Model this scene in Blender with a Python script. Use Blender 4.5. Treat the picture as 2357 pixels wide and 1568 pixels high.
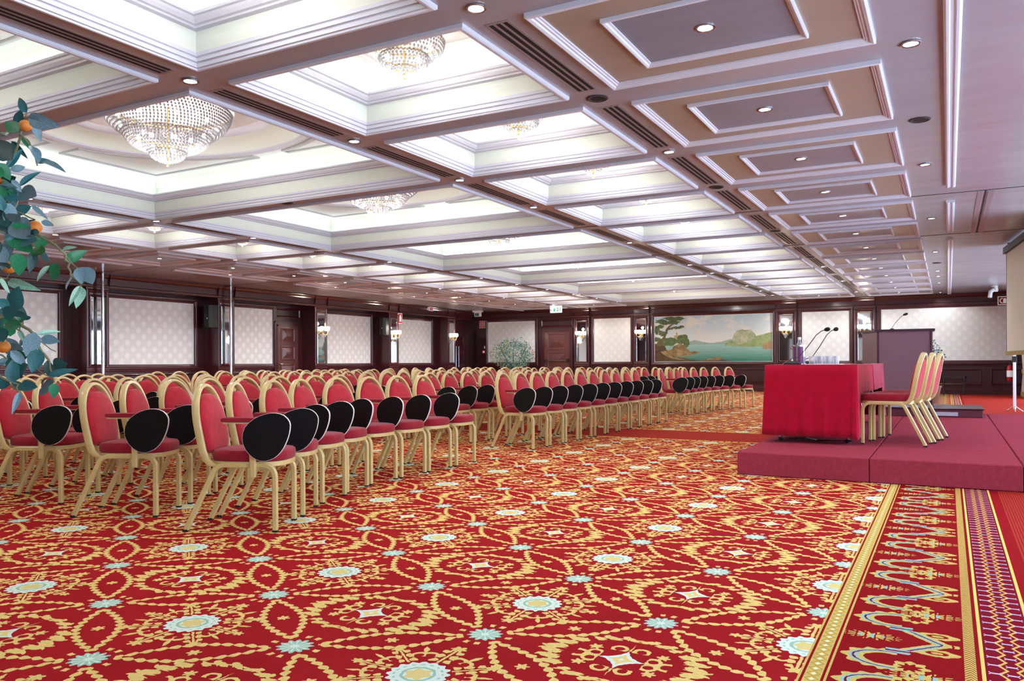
import bpy, math, random
from math import sin, cos, pi, sqrt, hypot, atan2
from mathutils import Vector, Matrix

SC = bpy.context.scene
COL = SC.collection
for o in list(bpy.data.objects): bpy.data.objects.remove(o)
random.seed(7)

# ------------------------------------------------------------------ camera, world, exposure
F_PX, YAW, CAM_Z, CX, CY, ROLL = 1830.1, 0.5020, 1.05, 1178.5, 833.3, -0.0043
cam = bpy.data.cameras.new('camera'); camo = bpy.data.objects.new('camera', cam); COL.objects.link(camo)
cam.sensor_fit = 'HORIZONTAL'; cam.sensor_width = 36.0; cam.lens = F_PX * 36 / 2357
cam.shift_y = (CY - 784) / 2357; cam.clip_start = 0.05; cam.clip_end = 200
camo.matrix_world = Matrix.Translation((0, 0, CAM_Z)) @ Matrix.Rotation(YAW, 4, 'Z') @ Matrix.Rotation(pi/2, 4, 'X') @ Matrix.Rotation(ROLL, 4, 'Z')
SC.camera = camo
w = bpy.data.worlds.new('World'); SC.world = w; w.use_nodes = True
w.node_tree.nodes['Background'].inputs[0].default_value = (.02, .02, .024, 1)
w.node_tree.nodes['Background'].inputs[1].default_value = 1.0
vs = SC.view_settings; vs.view_transform = 'Standard'; vs.look = 'None'; vs.gamma = 1.0; vs.use_curve_mapping = False
vs.exposure = 0.0
STRIP_E, STRIP_BIG, SPOT_W, CH_SMALL, CH_BIG, SCONCE_E, BULB_E, WIN_W = 7.0, 7.0, 34.0, 20.0, 60.0, 14.0, 30.0, 235.0
cy = SC.cycles
cy.max_bounces = 4; cy.diffuse_bounces = 2; cy.glossy_bounces = 2; cy.use_light_tree = False; cy.transmission_bounces = 3; cy.transparent_max_bounces = 6
cy.caustics_reflective = False; cy.caustics_refractive = False
cy.use_adaptive_sampling = True; cy.adaptive_threshold = .04

def ray(px, py):
    a, b = px - CX, py - CY
    x = a*cos(ROLL) + b*sin(ROLL); y = -a*sin(ROLL) + b*cos(ROLL)
    r, u = x/F_PX, -y/F_PX
    return Vector((r*cos(YAW) - sin(YAW), r*sin(YAW) + cos(YAW), u))
def at_depth(px, py, d): return ray(px, py)*d + Vector((0, 0, CAM_Z))

# ------------------------------------------------------------------ node helpers
def S(r, g, b):
    f = lambda c: (c/255/12.92 if c/255 <= .04045 else ((c/255 + .055)/1.055)**2.4)
    return (f(r), f(g), f(b), 1)
class X:
    """value in a node tree, with arithmetic"""
    nt = None
    def __init__(s, sock): s.s = sock
    @staticmethod
    def op(o, *a, clamp=False):
        if all(not isinstance(q, X) for q in a):
            pass
        n = X.nt.nodes.new('ShaderNodeMath'); n.operation = o; n.use_clamp = clamp
        for i, q in enumerate(a):
            if isinstance(q, X): X.nt.links.new(q.s, n.inputs[i])
            else: n.inputs[i].default_value = q
        return X(n.outputs[0])
    def __add__(s, o): return X.op('ADD', s, o)
    __radd__ = __add__
    def __sub__(s, o): return X.op('SUBTRACT', s, o)
    def __rsub__(s, o): return X.op('SUBTRACT', o, s)
    def __mul__(s, o): return X.op('MULTIPLY', s, o)
    __rmul__ = __mul__
    def __truediv__(s, o): return X.op('DIVIDE', s, o)
    def __lt__(s, o): return X.op('LESS_THAN', s, o)
    def __gt__(s, o): return X.op('GREATER_THAN', s, o)
def xabs(a): return X.op('ABSOLUTE', a)
def xmin(a, b): return X.op('MINIMUM', a, b)
def xmax(a, b): return X.op('MAXIMUM', a, b)
def xhyp(a, b): return X.op('SQRT', a*a + b*b)
def xat(a, b): return X.op('ARCTAN2', a, b)
def xcos(a): return X.op('COSINE', a)
def xsin(a): return X.op('SINE', a)
def xfr(a): return X.op('FRACT', a)
def xpp(a, k): return X.op('PINGPONG', a, k)
def xpow(a, k): return X.op('POWER', a, k)
def between(a, lo, hi): return (a > lo)*(a < hi)
def cmix(fac, a, b):
    n = X.nt.nodes.new('ShaderNodeMix'); n.data_type = 'RGBA'
    for q, i in ((fac, 0), (a, 6), (b, 7)):
        if isinstance(q, X): X.nt.links.new(q.s, n.inputs[i])
        elif hasattr(q, 'is_output'): X.nt.links.new(q, n.inputs[i])
        else: n.inputs[i].default_value = q
    return n.outputs[2]
def new_mat(name):
    m = bpy.data.materials.new(name); m.use_nodes = True; X.nt = m.node_tree
    return m, m.node_tree, m.node_tree.nodes['Principled BSDF']
def texco(nt, kind='Object'):
    n = nt.nodes.new('ShaderNodeTexCoord'); return n.outputs[kind]
def position(nt):
    g = nt.nodes.new('ShaderNodeNewGeometry'); s = nt.nodes.new('ShaderNodeSeparateXYZ')
    nt.links.new(g.outputs['Position'], s.inputs[0]); return X(s.outputs[0]), X(s.outputs[1]), X(s.outputs[2]), g.outputs['Position']
def noise(nt, vec, scale, detail=2, rough=.5, stretch=None):
    if stretch:
        mp = nt.nodes.new('ShaderNodeMapping'); mp.inputs['Scale'].default_value = stretch
        nt.links.new(vec, mp.inputs[0]); vec = mp.outputs[0]
    n = nt.nodes.new('ShaderNodeTexNoise'); n.inputs['Scale'].default_value = scale
    n.inputs['Detail'].default_value = detail; n.inputs['Roughness'].default_value = rough
    nt.links.new(vec, n.inputs['Vector']); return X(n.outputs[0])
def bump(nt, bs, h, strength=.3, dist=.01):
    b = nt.nodes.new('ShaderNodeBump'); b.inputs['Strength'].default_value = strength; b.inputs['Distance'].default_value = dist
    nt.links.new(h.s, b.inputs['Height']); nt.links.new(b.outputs[0], bs.inputs['Normal'])
MAT = {}
def mat(name, col, rough=.5, metal=0., spec=.5, var=0., vscale=8., bmp=0., bscale=200., coat=0., sheen=0., emis=None, trans=0., stretch=None, alpha=1.):
    m, nt, bs = new_mat(name)
    bs.inputs['Base Color'].default_value = col; bs.inputs['Roughness'].default_value = rough
    bs.inputs['Metallic'].default_value = metal; bs.inputs['Specular IOR Level'].default_value = spec
    bs.inputs['Coat Weight'].default_value = coat; bs.inputs['Coat Roughness'].default_value = .15
    bs.inputs['Sheen Weight'].default_value = sheen; bs.inputs['Transmission Weight'].default_value = trans
    if alpha < 1: bs.inputs['Alpha'].default_value = alpha
    if emis: bs.inputs['Emission Color'].default_value = emis[0]; bs.inputs['Emission Strength'].default_value = emis[1]
    if var or bmp:
        co = texco(nt)
        if var:
            nz = noise(nt, co, vscale, 3, .6, stretch)
            k = tuple(max(0, c*(1-var)) for c in col[:3]) + (1,); k2 = tuple(min(1, c*(1+var)) for c in col[:3]) + (1,)
            nt.links.new(cmix((nz - .3)*2.5, k, k2), bs.inputs['Base Color'])
        if bmp: bump(nt, bs, noise(nt, co, bscale, 2), bmp, .004)
    MAT[name] = m; return m

mat('gold', S(210, 184, 122), .34, .0, .6, var=.06, vscale=14, coat=.4)
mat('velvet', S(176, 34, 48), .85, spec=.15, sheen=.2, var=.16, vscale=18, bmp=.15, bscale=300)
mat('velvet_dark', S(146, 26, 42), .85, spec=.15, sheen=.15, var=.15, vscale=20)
mat('tablet_black', S(6, 8, 12), .5, spec=.25)
mat('edge_white', S(235, 230, 225), .4)
mat('rubber', S(20, 18, 18), .7)
mat('stud', S(235, 238, 245), .25, .3)
mat('moulding', S(218, 220, 232), .45, spec=.4)
mat('cove', S(234, 240, 230), .6, spec=.2)
mat('plate', S(246, 248, 248), .7, spec=.2)
mat('ring_grey', S(196, 198, 200), .5)
mat('slot', S(10, 10, 12), .8)
mat('vent_frame', S(146, 134, 138), .35)
mat('chrome', S(205, 210, 220), .12, 1.)
mat('steel', S(185, 188, 195), .25, 1.)
mat('speaker_grille', S(62, 54, 54), .6)
mat('strip', (1, 1, 1, 1), emis=((.96, 1., .93, 1), STRIP_E))
mat('strip_large', (1, 1, 1, 1), emis=((.96, 1., .95, 1), STRIP_BIG))
mat('lamp', (1, 1, 1, 1), emis=((1, .97, .93, 1), BULB_E))
mat('shade', (1, 1, 1, 1), emis=((1, .93, .82, 1), SCONCE_E))
mat('bulb', (1, 1, 1, 1), emis=((1, .96, .9, 1), 60.))
mat('crystal', S(214, 214, 220), .08, spec=1., trans=.3)
mat('brass', S(214, 170, 92), .22, .9)
mat('screen_white', S(226, 226, 216), .8)
mat('screen_case', S(26, 26, 28), .5)
mat('white_paint', S(232, 234, 238), .4)
mat('plastic_white', S(238, 240, 242), .35)
mat('black_plastic', S(18, 18, 20), .45)
mat('speaker_body', S(12, 13, 15), .5)
mat('red_paint', S(200, 28, 32), .35)
mat('red_sign', S(196, 28, 44), .4)
mat('sign_white', S(244, 244, 244), .4, emis=((1, 1, 1, 1), .25))
mat('exit_white', S(240, 252, 250), .4, emis=((.9, 1, .98, 1), .55))
mat('exit_green', S(20, 140, 100), .4, emis=(S(20, 150, 105), .25))
mat('sign_face_green', S(60, 110, 110), .4)
mat('fire_call', S(190, 44, 52), .4)
mat('stage_carpet', S(150, 54, 70), .95, spec=.05, var=.12, vscale=30, bmp=.3, bscale=500)
mat('cloth_red', S(170, 8, 42), .85, spec=.1, sheen=.12, var=.09, vscale=10)
mat('cloth_rose', S(156, 18, 54), .8, spec=.15, sheen=.2, var=.08, vscale=10)
mat('lectern_wood', S(122, 90, 100), .32, spec=.4, var=.08, vscale=30, stretch=(8, 8, .5), coat=.15)
mat('lectern_top', S(62, 30, 44), .25, coat=.3)
mat('platform_wood', S(92, 44, 54), .35, var=.1, vscale=12)
mat('label_silver', S(190, 194, 205), .35, .2)
mat('stool_wood', S(36, 24, 30), .25, coat=.3)
mat('purple', S(104, 30, 100), .4, .0)
mat('silver', S(208, 208, 218), .16, .9)

mat('bottle_cap', S(245, 246, 250), .4)
mat('paper', S(242, 240, 238), .6)
mat('foam', S(20, 22, 22), .95, bmp=.4)
mat('curtain_beige', S(214, 206, 190), .85, sheen=.3, var=.06)
mat('curtain_gold', S(160, 140, 84), .7)
mat('terracotta', S(120, 70, 50), .7, var=.1)
mat('soil', S(40, 30, 22), .95)
mat('bark', S(112, 98, 84), .85, var=.2, vscale=40, bmp=.4, bscale=120)
mat('twig', S(120, 118, 84), .7, var=.2, vscale=30)
mat('orange_peel', S(226, 130, 40), .42, var=.12, vscale=30, bmp=.25, bscale=260)
for _n in ('lamp', 'bulb', 'shade'): MAT[_n].cycles.emission_sampling = 'NONE'
def glass_thin():
    m, nt, bs = new_mat('window_glass'); out = nt.nodes['Material Output']
    t = nt.nodes.new('ShaderNodeBsdfTransparent'); g = nt.nodes.new('ShaderNodeBsdfGlossy'); g.inputs['Roughness'].default_value = .02
    mx = nt.nodes.new('ShaderNodeMixShader'); mx.inputs[0].default_value = .06
    nt.links.new(t.outputs[0], mx.inputs[1]); nt.links.new(g.outputs[0], mx.inputs[2]); nt.links.new(mx.outputs[0], out.inputs[0]); MAT['window_glass'] = m
glass_thin()
def clear_glass():
    m, nt, bs = new_mat('clear'); out = nt.nodes['Material Output']
    bs.inputs['Base Color'].default_value = S(236, 240, 250); bs.inputs['Roughness'].default_value = .05; bs.inputs['Specular IOR Level'].default_value = 1.
    t = nt.nodes.new('ShaderNodeBsdfTransparent'); mx = nt.nodes.new('ShaderNodeMixShader')
    lw = nt.nodes.new('ShaderNodeLayerWeight'); lw.inputs[0].default_value = .45
    X.nt = nt; f = X(lw.outputs['Facing'])*.75 + .16
    nt.links.new(f.s, mx.inputs[0]); nt.links.new(t.outputs[0], mx.inputs[1]); nt.links.new(bs.outputs[0], mx.inputs[2]); nt.links.new(mx.outputs[0], out.inputs[0]); MAT['clear'] = m
clear_glass()
def leaf_mat(name, c1, c2, tr=.25):
    m, nt, bs = new_mat(name)
    co = texco(nt); nz = noise(nt, co, 22, 3)
    nt.links.new(cmix((nz - .3)*2.2, c1, c2), bs.inputs['Base Color'])
    bs.inputs['Roughness'].default_value = .42; bs.inputs['Subsurface Weight'].default_value = 0
    MAT[name] = m
leaf_mat('leaf_green', S(14, 92, 62), S(38, 128, 72))
leaf_mat('leaf_teal', S(22, 82, 86), S(48, 116, 116))
leaf_mat('leaf_grey', S(82, 112, 122), S(116, 146, 152))
leaf_mat('leaf_light', S(120, 170, 140), S(170, 205, 178))
leaf_mat('leaf_dark', S(14, 52, 50), S(30, 80, 72))

def wood_mat(name, c1, c2, rough=.28, st=(1, 1, .12), coat=.25):
    m, nt, bs = new_mat(name)
    co = position(nt)[3]
    nz = noise(nt, co, 26, 4, .65, st); n2 = noise(nt, co, 2.2, 2)
    nt.links.new(cmix((nz - .28)*1.6 + (n2 - .5)*.5, c1, c2), bs.inputs['Base Color'])
    bs.inputs['Roughness'].default_value = rough; bs.inputs['Coat Weight'].default_value = coat; bs.inputs['Coat Roughness'].default_value = .12
    MAT[name] = m
wood_mat('mahogany', S(54, 15, 23), S(84, 30, 38))
wood_mat('mahogany_dark', S(42, 12, 19), S(64, 22, 29))
wood_mat('door_wood', S(84, 44, 46), S(112, 66, 64), .3)

def ceiling_mat():
    m, nt, bs = new_mat('ceiling_plaster'); co = position(nt)[3]
    n1 = noise(nt, co, 2.4, 5, .62, (.5, 1.6, 1)); n2 = noise(nt, co, 14, 3, .6, (.4, 2, 1))
    nt.links.new(cmix((n1 - .32)*1.3 + (n2 - .5)*.3, S(160, 156, 164), S(176, 172, 180)), bs.inputs['Base Color'])
    r = n1*.16 + .15
    nt.links.new(r.s, bs.inputs['Roughness']); bs.inputs['Specular IOR Level'].default_value = .75
    MAT['ceiling_plaster'] = m
    m, nt, bs = new_mat('panel_plaster'); co = position(nt)[3]
    n1 = noise(nt, co, 3.5, 4, .6, (.6, 1.6, 1))
    nt.links.new(cmix((n1 - .3)*1.8, S(158, 142, 128), S(170, 156, 142)), bs.inputs['Base Color'])
    bs.inputs['Roughness'].default_value = .3; MAT['panel_plaster'] = m
    m, nt, bs = new_mat('panel_centre'); co = position(nt)[3]
    n1 = noise(nt, co, 4.5, 4, .6, (.6, 1.6, 1))
    nt.links.new(cmix((n1 - .3)*1.8, S(126, 130, 144), S(142, 144, 158)), bs.inputs['Base Color'])
    bs.inputs['Roughness'].default_value = .3; MAT['panel_centre'] = m
ceiling_mat()

def damask_mat():
    """pale woven wall cloth with staggered crests; u runs along the wall, z up"""
    for nm, ax in (('damask_left', 1), ('damask_back', 0)):
        m, nt, bs = new_mat(nm); P = position(nt); u, z = P[ax], P[2]
        def crest(du, dz):
            a = xpp(u + du, .15); b0 = z + dz; b = X.op('WRAP', b0, .155, -.155)
            th = xat(b, a); r = xhyp(a*1.12, b*(1. + .0))
            e = .066 + .007*xcos(th*9.)
            return r, e, b
        acc = None
        for du, dz in ((0, 0), (.15, .155)):
            r, e, b = crest(du, dz)
            body = (r < e)*.75 - (xabs(r - e*.62) < .004)*.35 + between(r, e + .012, e + .018)*.35
            acc = body if acc is None else acc + body
        wv = noise(nt, P[3], 420, 1); acc = acc + (wv - .5)*.5
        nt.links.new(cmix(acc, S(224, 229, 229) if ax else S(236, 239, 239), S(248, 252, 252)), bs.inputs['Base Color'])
        bs.inputs['Roughness'].default_value = .55; bs.inputs['Sheen Weight'].default_value = .15
        MAT[nm] = m
damask_mat()

def carpet_mat():
    m, nt, bs = new_mat('patterned_carpet'); x0, y0, z0, P = position(nt)
    j1 = noise(nt, P, 55, 2); j2 = noise(nt, P, 47, 2)
    x = x0 + (j1 - .5)*.012; y = y0 + (j2 - .5)*.012
    A, Bq = .556, .443
    u = xpp(x + 2.682, A); v = xpp(y - 2.193, Bq)
    # --- lattice of leafy lens loops on the diagonals
    s = (u - A)*(-.782) + v*.623; wv = (u - A)*.623 + v*.782
    h = .078*xsin((s - .085)*(pi/.54))
    fs = xfr(s/.046); fs2 = xfr((.711 - s)/.046)
    dl = xabs(xabs(wv) - h)
    yel = (dl < (.002 + .0165*xsin(xpow(fs, .7)*pi)))*between(s, .085, .626)
    lf = xhyp(s - .3555, wv); la = xat(wv, s - .3555)
    yel = xmax(yel, (lf < (.022 + .006*xcos(la*6.))))
    # small leaf collars round the green rosettes
    g1 = xhyp(u - A, v); a1 = xat(v, u - A); g2 = xhyp(u, v - Bq); a2 = xat(v - Bq, u)
    gm = xmin(g1, g2); ga = a1*(g1 < g2) + a2*(g2 < g1)
    yel = xmax(yel, between(gm, .088, .088 + .026)*(xcos(ga*14.) > .1)*(xabs(wv) > .045))
    # --- star cell: star, oval acanthus wreath, scrolls, four flowers
    a = A - u; b = Bq - v
    e = xhyp(a/.262, b/.208); ph = xat(b/.208, a/.262)
    wl = xfr(ph*3.82); wl2 = xfr(ph*7.64 + .3)
    wid = .015 + .12*xsin(xpow(wl, .7)*pi)*(.6 + .4*wl2)
    wr = xmax((xabs(e - 1. + (wl - .5)*.16) < wid*(.8 + .7*xcos(ph)*xcos(ph)))*(xabs(ph - .83) > .07), (xabs(e - 1.) < .026)*(xabs(ph - .83) > .05))
    yel = xmax(yel, wr)
    yel = xmax(yel, (xabs(xhyp(a - .108, b - .028) - .026) < .0075)*(a > .085))
    yel = xmax(yel, (xabs(xhyp(a - .042, b - .098) - .026) < .0075)*(b > .08))
    yel = xmax(yel, (xabs(xhyp(a - .165, b) - .03) < .008)*(a < .175))
    fa = xhyp(a - .128, b - .082); fb = xat(b - .082, a - .128)
    yel = xmax(yel, fa < (.021 + .006*xcos(fb*6.)))
    yel = xmax(yel, (xabs(a) < .011*(1. - b/.16))*between(b, .09, .16))
    st = xpow(a, .62) + xpow(b, .62)
    white = st < .232; ystar = (st < .172)*(st > .085)
    # --- rosette cell: radiating sprigs
    r = xhyp(u, v); th = xat(v/.443, u/.556)
    ps = xpp(th, pi/8); lt = ps*r; rr = xfr((r - .12)/.046 + lt*9.)
    spr = (lt < .0045)*between(r, .115, .24)
    spr = xmax(spr, (xabs(lt - .017 - .010*rr) < (.013*xsin(rr*pi)))*between(r, .125, .235))
    spr = xmax(spr, xhyp(lt, r - .258) < (.022 + .006*xcos(xat(r - .258, lt)*6.)))
    lb = (pi/8 - ps)*r
    spr = xmax(spr, (xabs(xhyp(lb - .018, r - .172) - .024) < .008)*(r > .16))
    spr = xmax(spr, (lb < .009*xsin((r - .19)*(pi/.07)))*between(r, .19, .26))
    yel = xmax(yel, spr)
    white = xmax(white, r < (.104 + .007*xcos(xat(v, u)*16.)))
    rc = xat(v, u)
    mint_in = xmax(between(r, .05, .062), between(r, .079, .086)*(xcos(rc*16.) > .2))
    yin = r < (.044 + .006*xcos(rc*6.))
    # --- mint rosettes
    mint = gm < (.062 + .009*xcos(ga*12.))
    mwhite = (gm < .056)*(xcos(ga*12.) > .55); mwhite = xmax(mwhite, gm < .016)
    red = cmix(noise(nt, P, 3.0, 3), S(148, 20, 26), S(168, 29, 34))
    YEL = cmix(j1, S(222, 188, 102), S(246, 220, 142))
    c = cmix(yel, red, YEL)
    c = cmix(mint, c, S(170, 206, 184)); c = cmix(mwhite, c, S(222, 238, 220))
    c = cmix(white, c, S(226, 240, 224)); c = cmix(ystar, c, S(238, 214, 130))
    c = cmix(mint_in, c, S(164, 204, 178)); c = cmix(yin, c, S(232, 212, 136))
    # --- dotted crimson runner (cross aisle and along the stage)
    dots = (xhyp(xpp(x0, .016) - .008, xpp(y0, .02) - .01) < .0055)
    plain = cmix(dots, S(152, 26, 30), S(180, 78, 56))
    run = between(y0, 10.44, 11.74)
    c = cmix(run, c, plain)
    yl = xmax(between(y0, 10.36, 10.44), between(y0, 11.74, 11.82))
    c = cmix(yl*(xcos(x0*70.) > -.6), c, S(224, 184, 92))
    # --- long border beside the stage, mirrored on the far side
    xb = xabs(x0 + 7.385) - 7.385
    xj = xabs(x + 7.385) - 7.385
    gold = cmix(noise(nt, P, 60, 2), S(188, 158, 76), S(228, 204, 118))
    b1 = between(xb, -.445, -.357)
    c = cmix(xb > -.445, c, S(142, 14, 20))
    c = cmix(b1*(xmax(between(xb, -.437, -.428), between(xb, -.374, -.365)) < .5), c, gold)
    yd = xpp(y0, .05); dia = (xabs(xb + .401)*1.2 + xabs(yd - .025) < .012)
    c = cmix(b1*dia, c, S(232, 236, 200))
    dia2 = b1*between(xabs(xb + .401)*1.2 + xabs(yd - .025), .022, .028)*(xabs(xb + .401) < .026)
    c = cmix(dia2, c, S(186, 140, 54))
    # scalloped palmette band
    yb = xpp(y - 3.32, .3665)
    t1 = yb/.3665
    xw = -.155 + .0*t1
    inb = between(xj, -.357, .05)
    ax_, ay_ = xj + .185, yb - .238
    cc1 = xhyp(ax_/.118, ay_/.082); an1 = xat(ay_, ax_)
    gold1 = between(cc1, .72, 1.28 + .09*xcos(an1*14.))*(xj < -.165)
    gold1 = xmax(gold1, (xabs(xhyp(xj + .12, yb - .29) - .045) < (.012 + .008*xcos(xat(yb - .29, xj + .12)*8.)))*(xj > -.17))
    blue = between(cc1, .88, 1.12)*(xj < -.165); bl2 = xabs(cc1 - 1.) < .035
    bar = between(yb, .112, .160)*between(xj, -.205, -.125); barl = between(yb, .129, .142)
    # arrow from the steps to a point
    vd = xabs((xj + .02)*.72 + yb*.70 - .0)
    vg = (vd < .026)*between(xj, -.16, .0)*(yb < .12); vb = (vd < .013)*between(xj, -.15, -.02)*(yb < .12); vl = vd < .004
    rg = xhyp((xj + .04)/.068, (yb - .098)/.036); vol = between(rg, .55, 1.05 + .06*xcos(xat(yb - .098, xj + .04)*7.))
    vol = xmax(vol, (rg < .3))
    tl = (yb < .016)*between(xj, -.01, .035)*(xcos(xj*260.) > -.6)
    cc3 = xhyp((xj + .07)*.42, yb - .3665); p3 = (cc3 < (.034 + .018*xcos(xat(yb - .3665, (xj + .07)*.42)*14.)))*(xcos(xj*190.) > -.75)
    p3i = (cc3 < .024)*(xcos(xj*150.) > .55)
    cc4 = xhyp((xj + .262)*.45, yb); p4 = (cc4 < (.032 + .017*xcos(xat(yb, (xj + .262)*.45)*14.)))*(xcos(xj*190.) > -.75)
    p4i = (cc4 < .022)*(xcos(xj*150. + 1.) > .5)
    gy = xmax(xmax(xmax(gold1, vol), xmax(vg, p3)), xmax(p4, tl))
    c = cmix(inb*gy, c, gold)
    c = cmix(inb*xmax(xmax(blue, bar), xmax(vb, xmax(p3i, p4i))), c, S(150, 190, 186))
    c = cmix(inb*xmax(bl2*blue, xmax(bar*barl, vb*vl)), c, S(120, 20, 44))
    # zigzag, woven lattice, lines
    zz = between(xb, .044, .08)
    c = cmix(zz*(xpp(xabs(xb - .062)*1.6 + y0, .011) > .0035), c, gold)
    c = cmix(xmax(between(xb, .094, .106), between(xb, .266, .279)), c, S(238, 206, 110))
    lat = between(xb, .106, .266)
    c = cmix(lat, c, S(128, 14, 34))
    zy = xpp(y0, .042)
    zig = (zy - .021)*.55
    c = cmix(lat*xmax(xabs(xb - .1595 - zig) < .0055, xabs(xb - .2125 + zig) < .0055), c, S(226, 182, 96))
    kx = xabs(xpp(xb - .106, .02667) - .0133)*0. + xpp(xb - .106, .0267); ky = xabs(X.op('WRAP', y0, .042, -.042))
    cross = xmax((ky < .0055)*(kx > .011), between(ky, .006, .0125)*between(kx, .008, .0125))
    c = cmix(lat*cross, c, S(210, 196, 222))
    right = xb > .279
    c = cmix(right, c, S(150, 18, 24))
    c = cmix((xb > .335)*dots, c, S(184, 82, 58))
    # blades of pile: colour fleck and relief
    fl = noise(nt, P, 260, 2)
    c = cmix((fl - .62)*1.2, c, S(40, 6, 8))
    nt.links.new(c, bs.inputs['Base Color'])
    bs.inputs['Roughness'].default_value = .95; bs.inputs['Specular IOR Level'].default_value = .04
    bump(nt, bs, fl, .35, .004)
    MAT['patterned_carpet'] = m
carpet_mat()

# ------------------------------------------------------------------ mesh helpers
class B:
    def __init__(s, T=None): s.v = []; s.f = []; s.m = []; s.T = T
    def add(s, vs, fs, mi=0):
        o = len(s.v)
        s.v += [s.T(*p) if s.T else tuple(p) for p in vs]
        s.f += [tuple(i + o for i in f) for f in fs]; s.m += [mi]*len(fs)
        return s
    def quad(s, a, b, c, d, mi=0): return s.add([a, b, c, d], [(0, 1, 2, 3)], mi)
    def box(s, x0, x1, y0, y1, z0, z1, mi=0, skip=()):
        v = [(x0, y0, z0), (x1, y0, z0), (x1, y1, z0), (x0, y1, z0), (x0, y0, z1), (x1, y0, z1), (x1, y1, z1), (x0, y1, z1)]
        f = [(0, 3, 2, 1), (4, 5, 6, 7), (0, 1, 5, 4), (1, 2, 6, 5), (2, 3, 7, 6), (3, 0, 4, 7)]
        return s.add(v, [q for i, q in enumerate(f) if i not in skip], mi)
    def cbox(s, x0, x1, y0, y1, z0, z1, c=.006, mi=0):
        """box with chamfered edges"""
        v = []; f = []
        for X0, X1, Y0, Y1, Z in ((x0+c, x1-c, y0+c, y1-c, z0), (x0, x1, y0, y1, z0+c), (x0, x1, y0, y1, z1-c), (x0+c, x1-c, y0+c, y1-c, z1)):
            cx = c if Z in (z0+c, z1-c) else 0
            if cx: v += [(X0+c, Y0, Z), (X1-c, Y0, Z), (X1, Y0+c, Z), (X1, Y1-c, Z), (X1-c, Y1, Z), (X0+c, Y1, Z), (X0, Y1-c, Z), (X0, Y0+c, Z)]
            else: v += [(X0, Y0, Z), (X1, Y0, Z), (X1, Y0, Z), (X1, Y1, Z), (X1, Y1, Z), (X0, Y1, Z), (X0, Y1, Z), (X0, Y0, Z)]
        f = [(7, 6, 5, 4, 3, 2, 1, 0)] + [(k*8+i, k*8+(i+1) % 8, k*8+8+(i+1) % 8, k*8+8+i) for k in range(3) for i in range(8)] + [tuple(range(24, 32))]
        return s.add(v, f, mi)
    def prism(s, poly, z0, z1, mi=0):
        n = len(poly)
        return s.add([(x, y, z0) for x, y in poly] + [(x, y, z1) for x, y in poly],
                     [tuple(range(n-1, -1, -1)), tuple(range(n, 2*n))] + [(i, (i+1) % n, n+(i+1) % n, n+i) for i in range(n)], mi)
    def rect_sweep(s, x0, x1, y0, y1, prof, mi=0):
        """mitred frame: profile of (inset, z) swept round a rectangle"""
        v = []
        for e, z in prof: v += [(x0+e, y0+e, z), (x1-e, y0+e, z), (x1-e, y1-e, z), (x0+e, y1-e, z)]
        n = len(prof)
        return s.add(v, [(k*4+i, k*4+(i+1) % 4, k*4+4+(i+1) % 4, k*4+4+i) for k in range(n-1) for i in range(4)], mi)
    def tube(s, path, prof, b=None, mi=0, closed=False, cap=True, scale=None):
        pts = [Vector(p) for p in path]; n = len(pts); m = len(prof); v = []
        last = None
        for i, p in enumerate(pts):
            if closed: t = pts[(i+1) % n] - pts[i-1]
            else: t = pts[min(i+1, n-1)] - pts[max(i-1, 0)]
            t.normalize()
            if b is not None: bb = Vector(b)
            else:
                ref = last if last is not None else (Vector((0, 0, 1)) if abs(t.z) < .9 else Vector((1, 0, 0)))
                bb = ref - t*ref.dot(t); bb.normalize(); last = bb
            nn = bb.cross(t); k = scale[i] if scale else 1
            v += [tuple(p + bb*(a*k) + nn*(c*k)) for a, c in prof]
        f = [(i*m+j, i*m+(j+1) % m, ((i+1) % n)*m+(j+1) % m, ((i+1) % n)*m+j) for i in range(n if closed else n-1) for j in range(m)]
        if cap and not closed: f += [tuple(range(m-1, -1, -1)), tuple(range((n-1)*m, n*m))]
        return s.add(v, f, mi)
    def lathe(s, prof, n=16, c=(0, 0), mi=0, rx=1., ry=1.):
        v = [(c[0]+r*rx*cos(2*pi*i/n), c[1]+r*ry*sin(2*pi*i/n), z) for r, z in prof for i in range(n)]
        f = [(k*n+i, k*n+(i+1) % n, (k+1)*n+(i+1) % n, (k+1)*n+i) for k in range(len(prof)-1) for i in range(n)]
        if prof[0][0] > 1e-6: f.append(tuple(range(n-1, -1, -1)))
        if prof[-1][0] > 1e-6: f.append(tuple(range((len(prof)-1)*n, len(prof)*n)))
        return s.add(v, f, mi)
    def loops(s, loops, mi=0, cap=True):
        m = len(loops[0]); v = [p for L in loops for p in L]
        f = [(k*m+i, k*m+(i+1) % m, (k+1)*m+(i+1) % m, (k+1)*m+i) for k in range(len(loops)-1) for i in range(m)]
        if cap: f += [tuple(range(m-1, -1, -1)), tuple(range((len(loops)-1)*m, len(loops)*m))]
        return s.add(v, f, mi)
    def ball(s, c, r, n=8, k=5, mi=0, sz=1.):
        return s.lathe([(r*sin(pi*i/k), c[2] - r*sz*cos(pi*i/k)) for i in range(k+1)], n, (c[0], c[1]), mi)
    def octa(s, c, r, mi=0, sz=1.2):
        x, y, z = c
        return s.add([(x+r, y, z), (x, y+r, z), (x-r, y, z), (x, y-r, z), (x, y, z+r*sz), (x, y, z-r*sz)],
                     [(0, 1, 4), (1, 2, 4), (2, 3, 4), (3, 0, 4), (1, 0, 5), (2, 1, 5), (3, 2, 5), (0, 3, 5)], mi)
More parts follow.
